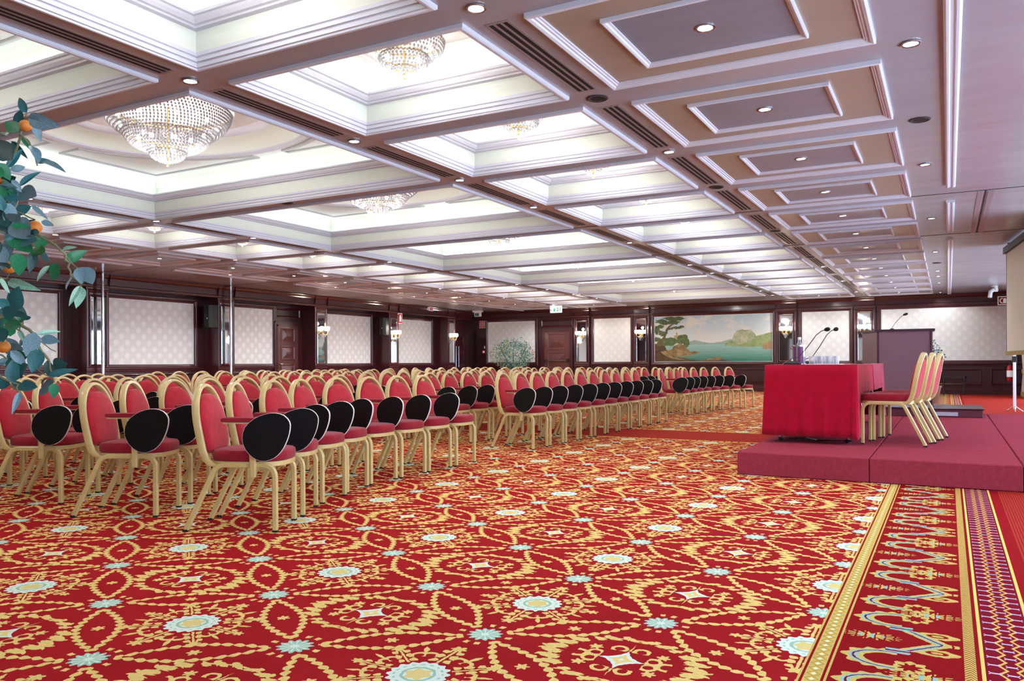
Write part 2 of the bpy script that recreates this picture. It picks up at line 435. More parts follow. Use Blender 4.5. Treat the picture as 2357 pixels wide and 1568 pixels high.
    def mesh(s, name, mats, smooth=False):
        me = bpy.data.meshes.new(name); me.from_pydata(s.v, [], s.f); me.validate()
        for q in (mats if isinstance(mats, (list, tuple)) else [mats]): me.materials.append(MAT[q])
        if len(me.polygons) == len(s.m): me.polygons.foreach_set('material_index', s.m)
        if smooth:
            me.polygons.foreach_set('use_smooth', [True]*len(me.polygons))
            me.set_sharp_from_angle(angle=math.radians(38))
        me.update(); return me
    def obj(s, name, mats, parent=None, smooth=False):
        return link(name, s.mesh(name, mats, smooth), parent)
def link(name, data, parent=None, mw=None):
    o = bpy.data.objects.new(name, data); COL.objects.link(o)
    if parent is not None: o.parent = parent
    if mw is not None: o.matrix_local = mw
    return o
def tag(o, label, cat, group=None):
    o['label'] = label; o['category'] = cat
    if group: o['group'] = group
    return o
def thing(name, label, cat, loc=(0, 0, 0), rz=0., group=None):
    o = link(name, None); o.location = loc; o.rotation_euler = (0, 0, rz); o.empty_display_size = .1
    return tag(o, label, cat, group)
def struct(o): o['kind'] = 'structure'; return o
def stuff(o): o['kind'] = 'stuff'; return o
ORD = ['zeroth', 'first', 'second', 'third', 'fourth', 'fifth', 'sixth', 'seventh', 'eighth', 'ninth', 'tenth', 'eleventh', 'twelfth', 'thirteenth', 'fourteenth', 'fifteenth', 'sixteenth']
def ngon(r, n=8, ry=None): return [(r*cos(2*pi*(i+.5)/n), (ry or r)*sin(2*pi*(i+.5)/n)) for i in range(n)]
def rrect(a, c, k=.3):
    x, y = a*(1-k), c*(1-k)
    return [(a, -y), (a, y), (x, c), (-x, c), (-a, y), (-a, -y), (-x, -c), (x, -c)]

# ------------------------------------------------------------------ room dimensions (metres)
ZC = 3.10                                   # ceiling
Y0, SP = 3.933, 1.8116                      # first ceiling beam seen, bay length
XL, XR, YB, YF = -17.30, 2.53, 28.0, Y0 - 4*SP
XMID = -7.385
def mir(x): return 2*XMID - x
R2, R1, R3 = -2.386, -4.807, -.206
R0, RM1, RM3 = mir(R1), mir(R2), mir(R3)
KMIN, KMAX = -3, 12                         # bays

# ---- floor
b = B(); nx, ny = 8, 12
b.quad((XL, YF, 0), (XR, YF, 0), (XR, YB, 0), (XL, YB, 0))
fl = struct(b.obj('floor', 'patterned_carpet')); fl['label'] = 'red carpet with gold scrolls and mint rosettes'

# ---- ceiling slab with the coffer openings
SM_R = (-4.57, -2.565); SM_L = (mir(SM_R[1]), mir(SM_R[0])); BIGX = (-9.80, -4.985)
def bay(k): return Y0 + k*SP + .135, Y0 + (k+1)*SP - .13
holes = []
small, big = [], []
for k in range(KMIN, KMAX):
    y0, y1 = bay(k)
    small += [(SM_R[0], SM_R[1], y0, y1, k, 'r'), (SM_L[0], SM_L[1], y0, y1, k, 'l')]
for k in range(-4, KMAX, 2):
    big.append((BIGX[0], BIGX[1], max(bay(k)[0], YF + .1), bay(k+1)[1], k))
for h in small + big: holes.append((h[0]+.03, h[1]-.03, h[2]+.03, h[3]-.03))
xs = sorted(set([XL, XR] + [q for h in holes for q in h[:2]])); ys = sorted(set([YF, YB] + [q for h in holes for q in h[2:]]))
b = B()
for i in range(len(xs)-1):
    for j in range(len(ys)-1):
        mx, my = (xs[i]+xs[i+1])/2, (ys[j]+ys[j+1])/2
        if any(h[0] < mx < h[1] and h[2] < my < h[3] for h in holes): continue
        b.quad((xs[i], ys[j], ZC), (xs[i], ys[j+1], ZC), (xs[i+1], ys[j+1], ZC), (xs[i+1], ys[j], ZC))
ceiling = struct(b.obj('ceiling', 'ceiling_plaster')); ceiling['label'] = 'mauve polished plaster ceiling of beams, lit coffers and moulded panels'

LIP = [(0, .0), (0, -.022), (.012, -.03), (.03, -.03), (.034, -.018), (.05, -.018), (.05, .008), (.055, .012), (.07, .012), (.07, .036), (.074, .04), (.085, .042), (.088, .066)]
LEDGE = [(.09, .205), (.125, .21), (.13, .222), (.15, .226), (.168, .246), (.174, .262), (.19, .266), (.19, .285), (.15, .29), (.02, .29)]
def coffer(x0, x1, y0, y1, zt, name):
    """one lit coffer: stepped lip, cove wall, ledge with hidden light strips, upper box"""
    z = lambda p: [(e, ZC+d) for e, d in p]
    b = B(); b.rect_sweep(x0, x1, y0, y1, z([(.088, .066), (.096, .1), (.1, .14), (.097, .18), (.09, .205)]))
    b.rect_sweep(x0, x1, y0, y1, [(.02, ZC+.29), (.0, ZC+.31), (.0, zt)])
    b.quad((x0, y0, zt), (x0, y1, zt), (x1, y1, zt), (x1, y0, zt), 1)
    c = b.obj(name, ['cove', 'plate'], ceiling)
    B().rect_sweep(x0, x1, y0, y1, z(LIP)).obj('coffer_moulding', 'moulding', c)
    B().rect_sweep(x0, x1, y0, y1, z(LEDGE)).obj('coffer_ledge', 'moulding', c)
    zs = ZC + .3
    for q in ((x0+.04, x1-.04, y0+.03, y0+.06), (x0+.04, x1-.04, y1-.06, y1-.03), (x0+.03, x0+.06, y0+.09, y1-.09), (x1-.06, x1-.03, y0+.09, y1-.09)):
        B().box(*q, zs, zs+.012).obj('light_strip', 'strip', c)
    return c
for x0, x1, y0, y1, k, sd in small:
    c = coffer(x0, x1, y0, y1, ZC+.48, 'small_coffer')
    B().rect_sweep(x0+.34, x1-.34, y0+.3, y1-.3, [(0, ZC+.481), (.0, ZC+.468), (.02, ZC+.462), (.035, ZC+.475), (.035, ZC+.481)]).obj('plate_moulding', 'plate', c)
ZT = ZC + .56
def ell(a, bb, n=64): return [(a*cos(2*pi*i/n), bb*sin(2*pi*i/n)) for i in range(n)]
for x0, x1, y0, y1, k in big:
    z = lambda p: [(e, ZC+d) for e, d in p]
    cx, cy = (x0+x1)/2, (y0+y1)/2
    b = B(); b.rect_sweep(x0, x1, y0, y1, z([(.088, .066), (.096, .1), (.1, .14), (.097, .18), (.09, .205)]))
    b.rect_sweep(x0, x1, y0, y1, [(.02, ZC+.29), (-.04, ZC+.32), (-.06, ZC+.44), (-.02, ZT-.03), (.05, ZT)])
    # upper plate with an oval opening
    n = 64; E = ell(1.62, 1.30, n); v = [(cx+p, cy+q, ZT) for p, q in E]; X0, X1, Yy0, Yy1 = x0+.05, x1-.05, y0+.05, y1-.05
    outer = []
    for p, q in E:
        t = min((X1-cx)/abs(p) if abs(p) > 1e-6 else 9e9, (Yy1-cy)/abs(q) if abs(q) > 1e-6 else 9e9)
        outer.append((cx+p*t, cy+q*t, ZT))
    b.add(v + outer, [(i, (i+1) % n, n+(i+1) % n, n+i) for i in range(n)], 1)
    for sx, sy in ((1, 1), (1, -1), (-1, 1), (-1, -1)):
        pass
    cor = [(X0, Yy0), (X1, Yy0), (X1, Yy1), (X0, Yy1)]
    for (px, py) in cor:                     # fill the slivers at the corners
        best = sorted(range(n), key=lambda i: hypot(outer[i][0]-px, outer[i][1]-py))[:2]
        b.add([outer[best[0]], outer[best[1]], (px, py, ZT)], [(0, 1, 2)], 1)
    c = b.obj('large_coffer', ['cove', 'plate'], ceiling)
    B().rect_sweep(x0, x1, y0, y1, z(LIP)).obj('coffer_moulding', 'moulding', c)
    B().rect_sweep(x0, x1, y0, y1, z(LEDGE)).obj('coffer_ledge', 'moulding', c)
    zs = ZC + .3
    for q in ((x0+.04, x1-.04, y0+.03, y0+.06), (x0+.04, x1-.04, y1-.06, y1-.03), (x0+.03, x0+.06, y0+.09, y1-.09), (x1-.06, x1-.03, y0+.09, y1-.09)):
        B().box(*q, zs, zs+.012).obj('light_strip', 'strip_large', c)
    # oval dome in two steps
    def ering(a, bb, z): return [(cx+p, cy+q, z) for p, q in ell(a, bb, n)]
    B().loops([ering(1.70, 1.38, ZT-.0), ering(1.70, 1.38, ZT-.02), ering(1.66, 1.34, ZT-.03), ering(1.62, 1.30, ZT-.01), ering(1.62, 1.30, ZT+.01)], cap=False).obj('oval_moulding', 'moulding', c, True)
    B().loops([ering(1.62, 1.30, ZT+.01), ering(1.58, 1.26, ZT+.07), ering(1.48, 1.16, ZT+.12), ering(1.34, 1.02, ZT+.14)], cap=False).obj('oval_cove', 'cove', c, True)
    B().loops([ering(1.34, 1.02, ZT+.14), ering(1.34, 1.02, ZT+.115), ering(1.28, .96, ZT+.11), ering(1.24, .92, ZT+.135), ering(1.22, .9, ZT+.16)], cap=False).obj('oval_moulding', 'moulding', c, True)
    B().loops([ering(1.22, .9, ZT+.16), ering(1.18, .86, ZT+.22), ering(.9, .66, ZT+.27), ering(.4, .3, ZT+.29), ering(.02, .02, ZT+.29)]).obj('dome', 'plate', c, True)
    # four corner spandrel frames
    for sx, sy in ((1, 1), (1, -1), (-1, 1), (-1, -1)):
        hx, hy = (x1-x0)/2 - .2, (y1-y0)/2 - .14
        P = []
        a0, a1 = .12, pi/2 - .14
        for i in range(15):
            t = a0 + (a1-a0)*i/14; P.append((1.83*cos(t), 1.46*sin(t)))
        P = [(min(p, hx-.02), min(q, hy-.02)) for p, q in P]
        poly = P + [(P[-1][0], hy), (hx, hy), (hx, P[0][1])]
        pts = [(cx+sx*p, cy+sy*q, ZT-.008) for p, q in poly]
        B().tube(pts, rrect(.012, .02, .3), (0, 0, 1), closed=True).obj('spandrel_moulding', 'ring_grey', c)

# ---- moulded flat panels beside the coffers, long strips, partition tracks
PAN_R = (-2.18, -.396); IN_R = (-1.82, -.76)
PM = [(0, 0), (0, -.03), (.012, -.036), (.03, -.03), (.036, -.02), (.05, -.02), (.056, -.012), (.068, -.012), (.07, 0)]
PMI = [(0, 0), (0, -.026), (.01, -.03), (.024, -.024), (.03, -.014), (.042, -.012), (.044, 0)]
def zz(p): return [(e, ZC+d) for e, d in p]
def flat_panel(x0, x1, y0, y1, i0, i1, j0, j1):
    c = B().quad((x0, y0, ZC-.002), (x0, y1, ZC-.002), (x1, y1, ZC-.002), (x1, y0, ZC-.002)).obj('ceiling_panel', 'panel_plaster', ceiling)
    B().rect_sweep(x0, x1, y0, y1, zz(PM)).obj('panel_moulding', 'moulding', c)
    B().quad((i0, j0, ZC-.004), (i0, j1, ZC-.004), (i1, j1, ZC-.004), (i1, j0, ZC-.004)).obj('panel_centre', 'panel_centre', c)
    B().rect_sweep(i0, i1, j0, j1, zz(PMI)).obj('inner_moulding', 'moulding', c)
for k in range(KMIN, KMAX+1):
    a, d = Y0+k*SP+.2, Y0+(k+1)*SP-.18
    flat_panel(*PAN_R, a, d, *IN_R, a+.29, d-.29)
    flat_panel(mir(PAN_R[1]), mir(PAN_R[0]), a, d, mir(IN_R[1]), mir(IN_R[0]), a+.29, d-.29)
a, d = Y0+KMAX*SP+.2, Y0+(KMAX+1)*SP-.18
for q in (SM_R, SM_L): flat_panel(q[0]+.03, q[1]-.03, a, d, q[0]+.4, q[1]-.4, a+.29, d-.29)
STR = [(-.05, 0), (-.05, -.026), (-.035, -.036), (-.02, -.036), (-.012, -.026), (.012, -.026), (.02, -.036), (.035, -.036), (.05, -.026), (.05, 0)]
for x in (.03, mir(.03)):
    for ya, yb in ((YF+.3, 10.62), (11.64, 14.3), (15.3, YB-.12)):
        v = [(x+a_, y_, ZC+d_) for y_ in (ya, yb) for a_, d_ in STR]; n = len(STR)
        B().add(v, [(i, i+1, n+i+1, n+i) for i in range(n-1)] + [tuple(range(n)), tuple(range(2*n-1, n-1, -1))]).obj('strip_moulding', 'moulding', ceiling)
for i in (4, 6):
    y = Y0 + i*SP - .03
    B().box(XL+.6, XR-.4, y-.008, y+.008, ZC-.004, ZC+.0005).obj('partition_track', 'slot', ceiling)
B().box(.395, .415, Y0+4*SP, Y0+6*SP, ZC-.004, ZC+.0005).obj('partition_track', 'slot', ceiling)
for dx in (-.055, .055): B().box(.405+dx-.03, .405+dx+.03, Y0+4*SP+.03, Y0+6*SP-.03, ZC-.006, ZC+.0005).obj('track_plate', 'vent_frame', ceiling)

# ------------------------------------------------------------------ ceiling fixtures
dl_ring = B().lathe([(.062, 0), (.062, -.006), (.055, -.009), (.046, -.006), (.044, .0)], 20).mesh('trim_ring', 'steel', True)
dl_lamp = B().lathe([(.0, -.003), (.03, -.004), (.044, -.001)], 16).mesh('lamp', 'lamp', True)
spk_ring = B().lathe([(.085, 0), (.085, -.006), (.075, -.01), (.066, -.004)], 20).mesh('trim_ring', 'speaker_grille', True)
spk_cone = B().lathe([(.0, -.004), (.03, -.006), (.066, -.003)], 16).mesh('grille', 'slot', True)
spot = bpy.data.lights.new('downlight_beam', 'SPOT'); spot.energy = SPOT_W; spot.spot_size = math.radians(125); spot.spot_blend = .8; spot.shadow_soft_size = .05; spot.color = (1, .98, .97)
spot_w = spot.copy(); spot_w.name = 'downlight_beam_wall'; spot_w.energy = SPOT_W*2.6; spot_w.spot_size = math.radians(158); spot_w.spot_blend = .45
spot_b = spot_w.copy(); spot_b.name = 'downlight_beam_back'; spot_b.energy = SPOT_W*1.1
def downlight(x, y, label, group):
    t = thing('downlight', label, 'downlight', (x, y, ZC-.004), 0, group)
    link('trim_ring', dl_ring, t); link('lamp', dl_lamp, t)
    l = link('downlight_beam', spot_w if x < -12 else (spot_b if y > 24.5 else spot), t); l.location = (0, 0, -.03)
def ceiling_speaker(x, y, label):
    t = thing('ceiling_speaker', label, 'speaker', (x, y, ZC-.001), 0, 'round ceiling speakers')
    link('trim_ring', spk_ring, t); link('grille', spk_cone, t)
def row(x, idx, where, group):
    for n, i in enumerate(idx):
        downlight(x, Y0+i*SP, 'downlight in %s, %s from camera' % (where, ORD[n+1]), group)
row(R1, [0, 1, 2, 3, 5, 7, 8, 9, 10, 11, 12], 'the stage-side vent beam of the large coffers', 'downlights in ceiling beams')
row(R2, [0, 2, 8, 10, 12], 'the vent beam beside stage-side flat panels', 'downlights in ceiling beams')
row(R0, [1, 2, 3, 5, 7, 8, 9, 10, 11, 12], 'the beam on the wall side of large coffers', 'downlights in ceiling beams')
row(RM1, [2, 4, 8, 10, 12], 'the beam beside the left wall panels', 'downlights in ceiling beams')
row(RM3, [1, 3, 5, 7, 9, 11], 'the plain margin along the left wall', 'downlights in ceiling margins')
for n, y in enumerate([5.745, 9.37, 12.97, 17.0, 20.66, 22.0, 23.86, 27.3]):
    downlight(R3, y, 'recessed downlight in plain ceiling margin above stage, %s from the camera' % ORD[n+1], 'downlights in ceiling margins')
for k in range(0, KMAX+1):
    yc = Y0+(k+.5)*SP+.01
    downlight(-1.30, yc, 'bright recessed downlight centred in a stage-side ceiling panel, %s from the camera' % ORD[k+1], 'downlights centred in ceiling panels')
    if k >= 3: downlight(mir(-1.30), yc, 'bright recessed downlight centred in a left-wall ceiling panel, %s from the camera' % ORD[k-2], 'downlights centred in ceiling panels')
for q, nm in ((SM_R, 'stage'), (SM_L, 'left wall')):
    downlight((q[0]+q[1])/2, Y0+(KMAX+.5)*SP, 'bright recessed downlight in the flat panel by the back wall, %s side' % nm, 'downlights centred in ceiling panels')
for n, i in enumerate([1, 3, 5, 7]): ceiling_speaker(R2, Y0+i*SP, 'round dark ceiling speaker in the stage-side vent beam, %s from the camera' % ORD[n+1])
ceiling_speaker(R3, 7.61, 'round dark ceiling speaker above the stage, nearer of two'); ceiling_speaker(R3, 18.98, 'round dark ceiling speaker above the stage, farther of two')
ceiling_speaker(-7.42, Y0+2*SP-.02, 'round dark ceiling speaker in the cross beam between two large coffers')

vf = B(); VX, VY = .083, .70
vxs = [-VX, -.064, -.034, -.015, .015, .034, .064, VX]
for i in range(7):
    vf.box(vxs[i], vxs[i+1], -VY, VY, -.002, .0005, 0) if i % 2 == 0 else None
for ya, yb in ((-VY, -VY+.025), (VY-.025, VY)): vf.box(-VX, VX, ya, yb, -.0022, .0005)
vfm = vf.mesh('frame', 'vent_frame')
vsm = B().box(-.0149, .0149, -VY+.0251, VY-.0251, -.0016, .0004).mesh('slot', 'slot')
def vent(x, k, label, full):
    t = thing('air_vent', label, 'air vent', (x, Y0+(k+.5)*SP+.02, ZC-.0005), 0, 'slot air vents in ceiling beams')
    link('frame', vfm, t)
    for q in (-.049, 0., .049):
        link('slot', vsm, t).location = (q, 0, 0)
for k in range(0, KMAX+1):
    vent(R2, k, 'three-slot air vent in the beam beside stage-side panels, %s from camera' % ORD[k+1], True)
    if k < KMAX: vent(R1, k, 'three-slot air vent in the beam beside large coffers, %s from camera' % ORD[k+2], True)
    if 1 <= k < KMAX: vent(R0, k, 'three-slot air vent in the far beam beyond large coffers, %s from camera' % ORD[k], True)
vent(R1, -1, 'three-slot air vent in the beam beside large coffers, first from camera', True)

# ------------------------------------------------------------------ chandeliers
def tier(r0, z0, r1, z1, rows, sp, bead, bulge=.06):
    b = B()
    for j in range(rows):
        t = j/(rows-1); r = r1 + (r0-r1)*cos(t*pi/2)**.85 if t < 1 else r1
        r = r0 + (r1-r0)*t + bulge*sin(pi*t); z = z0 + (z1-z0)*t - bulge*.25*sin(pi*t)
        n = max(6, int(2*pi*r/sp))
        for i in range(n):
            a = 2*pi*(i + .5*(j % 2))/n
            b.octa((r*cos(a), r*sin(a), z), bead)
    return b
def ring_b(r, z, w=.008): return B().tube([(r*cos(2*pi*i/28), r*sin(2*pi*i/28), z) for i in range(28)], ngon(w, 6), (0, 0, 1), closed=True)
def chandelier_parts(tiers, sp, bead, nb, fin, stem):
    P = []
    for r0, z0, r1, z1, rows in tiers: P.append(('crystal_tier', tier(r0, z0, r1, z1, rows, sp, bead, .1*(r0-r1)+.02).mesh('crystal_tier', 'crystal'), True))
    P.append(('finial', B().lathe([(0, fin-.03), (.012, fin-.02), (.008, fin), (.02, fin+.012), (0, fin+.03)], 8).mesh('finial', 'brass', True), False))
    for r0, z0, r1, z1, rows in tiers: P.append(('brass_ring', ring_b(r0, z0+.006).mesh('brass_ring', 'brass', True), False))
    P.append(('canopy', B().lathe([(0, stem-.05), (.05, stem-.045), (.075, stem-.01), (.075, stem)], 14).tube([(0, 0, fin), (0, 0, stem-.04)], ngon(.008, 6), (1, 0, 0)).mesh('canopy', 'brass', True), False))
    bm = B().ball((0, 0, 0), .022, 6, 4, sz=1.4).mesh('bulb', 'bulb', True)
    return P, bm, nb
BIGT = [(.66, .56, .46, .30, 11), (.45, .30, .20, .12, 9), (.19, .12, .03, .01, 6)]
SMT = [(.30, .26, .19, .14, 7), (.185, .14, .09, .055, 6), (.085, .055, .02, .0, 4)]
CB = chandelier_parts(BIGT, .036, .0155, [(.5, .42), (.3, .22)], -.01, .74)
CS = chandelier_parts(SMT, .03, .012, [(.2, .2)], -.01, .30)
pl_b = bpy.data.lights.new('chandelier_glow', 'POINT'); pl_b.energy = CH_BIG; pl_b.shadow_soft_size = .12; pl_b.color = (1, .97, .93)
pl_s = bpy.data.lights.new('chandelier_glow', 'POINT'); pl_s.energy = CH_SMALL; pl_s.shadow_soft_size = .08; pl_s.color = (1, .97, .93)
def chandelier(C, x, y, z, label, group, light, lz, n):
    t = thing('crystal_chandelier', label, 'chandelier', (x, y, z), 0, group)
    for nm, me, st in C[0]:
        o = link(nm, me, t)
        if st: stuff(o)
    for r, bz in C[2]:
        for i in range(n):
            link('bulb', C[1], t).location = (r*cos(2*pi*(i+.3)/n), r*sin(2*pi*(i+.3)/n), bz)
    l = link('chandelier_glow', light, t); l.location = (0, 0, lz)
for n, (x0, x1, y0, y1, k) in enumerate(big):
    if k >= -2: chandelier(CB, (x0+x1)/2, (y0+y1)/2, 3.215, 'large three-tier crystal bead chandelier in the %s large coffer from the camera' % ORD[n], 'large chandeliers', pl_b, -.06, 9)
for x0, x1, y0, y1, k, sd in small:
    if k < -1: 
        l = link('coffer_glow', pl_s); l.location = ((x0+x1)/2, (y0+y1)/2, ZC+.2); continue
    if sd == 'r': lb = 'small crystal bead chandelier in stage-side lit coffer, %s from the camera' % ORD[k+2]
    else: lb = 'small crystal bead chandelier in wall-side lit coffer, %s from the camera' % ORD[k+2]
    chandelier(CS, (x0+x1)/2, (y0+y1)/2, 3.195, lb, 'small chandeliers', pl_s, -.06, 5)

# ------------------------------------------------------------------ walls
def wall_T(kind):
    """(u along wall, w out of the wall into the room, z) -> world"""
    if kind == 'left': return lambda u, w, z: (XL + w, u, z)
    if kind == 'right': return lambda u, w, z: (XR - w, u, z)
    if kind == 'back': return lambda u, w, z: (u, YB - w, z)
    return lambda u, w, z: (u, YF + w, z)
def wframe(T, u0, u1, z0, z1, prof, name, m, parent):
    """mitred picture-frame moulding on a wall; prof = (inset, out)"""
    b = B(T)
    v = []
    for e, o in prof: v += [(u0+e, o, z0+e), (u1-e, o, z0+e), (u1-e, o, z1-e), (u0+e, o, z1-e)]
    n = len(prof)
    b.add(v, [(k*4+i, k*4+(i+1) % 4, k*4+4+(i+1) % 4, k*4+4+i) for k in range(n-1) for i in range(4)])
    return b.obj(name, m, parent)
def wmould(T, u0, u1, prof, name, m, parent):
    """horizontal moulding run; prof = (out, z)"""
    n = len(prof); b = B(T)
    b.add([(u, o, z) for u in (u0, u1) for o, z in prof], [(i, i+1, n+i+1, n+i) for i in range(n-1)] + [tuple(range(n)), tuple(range(2*n-1, n-1, -1))])
    return b.obj(name, m, parent)
FR = [(0, 0), (0, .045), (.02, .06), (.06, .06), (.075, .045), (.1, .04), (.115, .02), (.13, .016), (.13, .004)]
FRW = [(.128, .004), (.128, .02), (.142, .02), (.142, .006)]
def cloth_panel(T, u0, u1, z0, z1, dm, parent, w0=0.):
    """damask field in a wood frame with a white bead; u0..z1 is the cloth"""
    p = B(T).box(u0, u1, w0, w0+.008, z0, z1).obj('fabric_panel', dm, parent)
    wframe(T, u0-.13, u1+.13, z0-.13, z1+.13, [(e, o+w0) for e, o in FR], 'frame_moulding', 'mahogany', p)
    wframe(T, u0-.13, u1+.13, z0-.13, z1+.13, [(e, o+w0) for e, o in FRW], 'white_bead', 'white_paint', p)
    return p
def pyramid_panel(T, u0, u1, z0, z1, w, name, m, parent, out=.03):
    b = B(T); e = min(u1-u0, z1-z0)*.5
    uc0, uc1 = u0+e*.86, u1-e*.86; zc = (z0+z1)/2; dz = max(.0, (z1-z0)/2-e*.86); 
    v = [(u0, w, z0), (u1, w, z0), (u1, w, z1), (u0, w, z1), (uc0, w+out, zc-dz-.01), (uc1, w+out, zc-dz-.01), (uc1, w+out, zc+dz+.01), (uc0, w+out, zc+dz+.01)]
    b.add(v, [(0, 1, 5, 4), (1, 2, 6, 5), (2, 3, 7, 6), (3, 0, 4, 7), (4, 5, 6, 7)])
    return b.obj(name, m, parent)
CORN = lambda o, z0: [(o, z0), (o+.02, z0), (o+.03, z0+.02), (o+.03, z0+.05), (o+.012, z0+.07), (o+.012, ZC-.12), (o+.04, ZC-.09), (o+.06, ZC-.04), (o+.07, ZC-.03), (o+.07, ZC)]
WAIN = lambda o: [(o, 0), (o+.03, 0), (o+.03, .12), (o+.015, .15), (o+.015, .2)]
RAIL = lambda o: [(o, .86), (o+.02, .86), (o+.03, .88), (o+.03, .90), (o+.015, .92), (o+.015, .95), (o+.028, .96), (o+.028, .975), (o, .985)]
def pilaster(T, u0, u1, dep, wall, zb=.0):
    p = B(T).box(u0, u1, 0, dep, 0, ZC).obj('pilaster', 'mahogany', wall)
    wframe(T, u0+.0, u1-.0, .95, 2.72, [(0, dep), (0, dep+.02), (.03, dep+.03), (.06, dep+.02), (.075, dep+.002)], 'pilaster_frame', 'mahogany', p)
    wmould(T, u0-.004, u1+.004, CORN(dep-.01, 2.76), 'capital_moulding', 'mahogany', p)
    wmould(T, u0-.004, u1+.004, RAIL(dep-.004), 'rail_moulding', 'mahogany', p)
    return p
mirror_n = [0]
def mirror(T, u0, u1, z0, z1, w, label):
    mirror_n[0] += 1
    m = B(T).box(u0, u1, w, w+.012, z0, z1).obj('wall_mirror', 'mirror')
    tag(m, label, 'mirror', 'tall pilaster mirrors')
    wframe(T, u0-.03, u1+.03, z0-.03, z1+.03, [(0, w), (0, w+.03), (.012, w+.036), (.03, w+.02), (.034, w+.012)], 'frame', 'mahogany_dark', m)
    wframe(T, u0, u1, z0, z1, [(.0, w+.0125), (.018, w+.018), (.02, w+.0126)], 'bevel', 'mirror', m)
mat('mirror', S(225, 228, 230), .03, 1.)

def door(name, T, u0, u1, z1, w, leaf_mat_, npan, parent_label):
    d = struct(B(T).box(u0, u1, w, w+.03, 0.004, z1).obj(name, leaf_mat_)); d['label'] = parent_label
    hgt = z1/npan
    for i in range(npan):
        za, zb = i*hgt+.12, (i+1)*hgt-.1
        wframe(T, u0+.14, u1-.14, za-.05, zb+.05, [(0, w+.03), (0, w+.042), (.02, w+.046), (.05, w+.034)], 'panel_moulding', leaf_mat_, d)
        pyramid_panel(T, u0+.19, u1-.19, za, zb, w+.032, 'raised_panel', leaf_mat_, d)
    b = B(T)
    for a, c, q, r in ((u0-.15, u0, 0, z1+.15), (u1, u1+.15, 0, z1+.15), (u0, u1, z1, z1+.15)):
        b.box(a, c, w, w+.05, q if q else .003, r)
    for a, c, q, r in ((u0-.15, u0-.11, .003, z1+.15), (u1+.11, u1+.15, .003, z1+.15), (u0-.15, u1+.15, z1+.11, z1+.15)): b.box(a, c, w+.05, w+.07, q, r)
    for a, c, q, r in ((u0-.05, u0-.005, .003, z1+.05), (u1+.005, u1+.05, .003, z1+.05), (u0-.05, u1+.05, z1+.005, z1+.05)): b.box(a, c, w+.05, w+.058, q, r)
    b.obj('door_frame', 'mahogany', d)
    return d

# left wall: deep bays between pilasters, pilaster faces at X = -16.75
TL = wall_T('left')
wl = struct(B(TL).box(YF, YB, -.12, 0, 0, ZC).obj('wall_left', 'mahogany_dark')); wl['label'] = 'dark mahogany wall of deep bays and pilasters'
PD = .55
pil_y = [Y0 + i*2*SP for i in range(-1, 7)]
for n, y in enumerate(pil_y): pilaster(TL, y-.27, y+.265, PD, wl)
for n in range(len(pil_y)-1):
    a, c = pil_y[n]+.265, pil_y[n+1]-.27
    wmould(TL, a+.006, c-.012, CORN(PD-.0, 2.76), 'entablature', 'mahogany', wl)
    B(TL).box(a+.006, c-.012, .02, PD, 2.78, ZC-.001).obj('entablature_beam', 'mahogany', wl)
    wmould(TL, a, c, RAIL(0), 'rail_moulding', 'mahogany', wl); wmould(TL, a, c, WAIN(0), 'skirting', 'mahogany', wl)
    if n == 4:
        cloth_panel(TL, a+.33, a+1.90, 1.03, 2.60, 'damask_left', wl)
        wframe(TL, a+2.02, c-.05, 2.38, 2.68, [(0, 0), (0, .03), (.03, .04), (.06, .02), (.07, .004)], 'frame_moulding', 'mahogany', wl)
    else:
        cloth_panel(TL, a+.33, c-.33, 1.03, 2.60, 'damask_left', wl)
    wframe(TL, a+.3, c-.3, .26, .80, [(0, 0), (0, .02), (.02, .026), (.04, .01), (.05, .002)], 'wainscot_moulding', 'mahogany', wl)
a = pil_y[-1]+.265
wmould(TL, a+.006, YB-.2, CORN(PD-.35, 2.76), 'entablature', 'mahogany', wl); B(TL).box(a+.006, YB-.2, .02, PD-.35, 2.78, ZC-.001).obj('entablature_beam', 'mahogany', wl)
# back wall
TB = wall_T('back')
wb = struct(B(TB).box(XL, XR, -.12, 0, 0, ZC).obj('wall_back', 'mahogany_dark')); wb['label'] = 'dark mahogany back wall with cloth panels'
def bpil(x0, x1): return pilaster(TB, x0, x1, .08, wb)
BP = [(-12.60, -11.97), (-10.20, -9.60), (-5.12, -4.46), (-2.69, -2.06)]
for q in BP: bpil(*q)
cuts = [XL+.2] + [v for q in BP for v in q] + [XR]
for i in range(0, len(cuts)-1, 2):
    u0, u1 = cuts[i], cuts[i+1]
    wmould(TB, u0+.004, u1-.004, CORN(.03, 2.76), 'entablature', 'mahogany', wb)
    if i == 0: wmould(TB, u0, -14.2, RAIL(0), 'rail_moulding', 'mahogany', wb); wmould(TB, u0, -14.2, WAIN(0), 'skirting', 'mahogany', wb)
    else:
        wmould(TB, u0, u1, RAIL(0), 'rail_moulding', 'mahogany', wb); wmould(TB, u0, u1, WAIN(0), 'skirting', 'mahogany', wb)
    for k in range(max(1, int((u1-u0)/1.5)) if i else 0):
        W = (u1-u0)/max(1, int((u1-u0)/1.5))
        wframe(TB, u0+k*W+.12, u0+(k+1)*W-.12, .28, .78, [(0, 0), (0, .022), (.02, .03), (.04, .012), (.05, .002)], 'wainscot_moulding', 'mahogany', wb)
for u0, u1 in ((-16.46, -14.32), (-11.80, -10.34), (-4.29, -2.83), (-1.88, 1.70)): cloth_panel(TB, u0, u1, 1.04, 2.67, 'damask_back', wb)
for k in range(9):   # convector grille slats left of the table, low on the wall
    B(TB).box(-6.3, -4.9, .0, .02, .30+k*.045, .32+k*.045).obj('grille_slat', 'mahogany', wb)
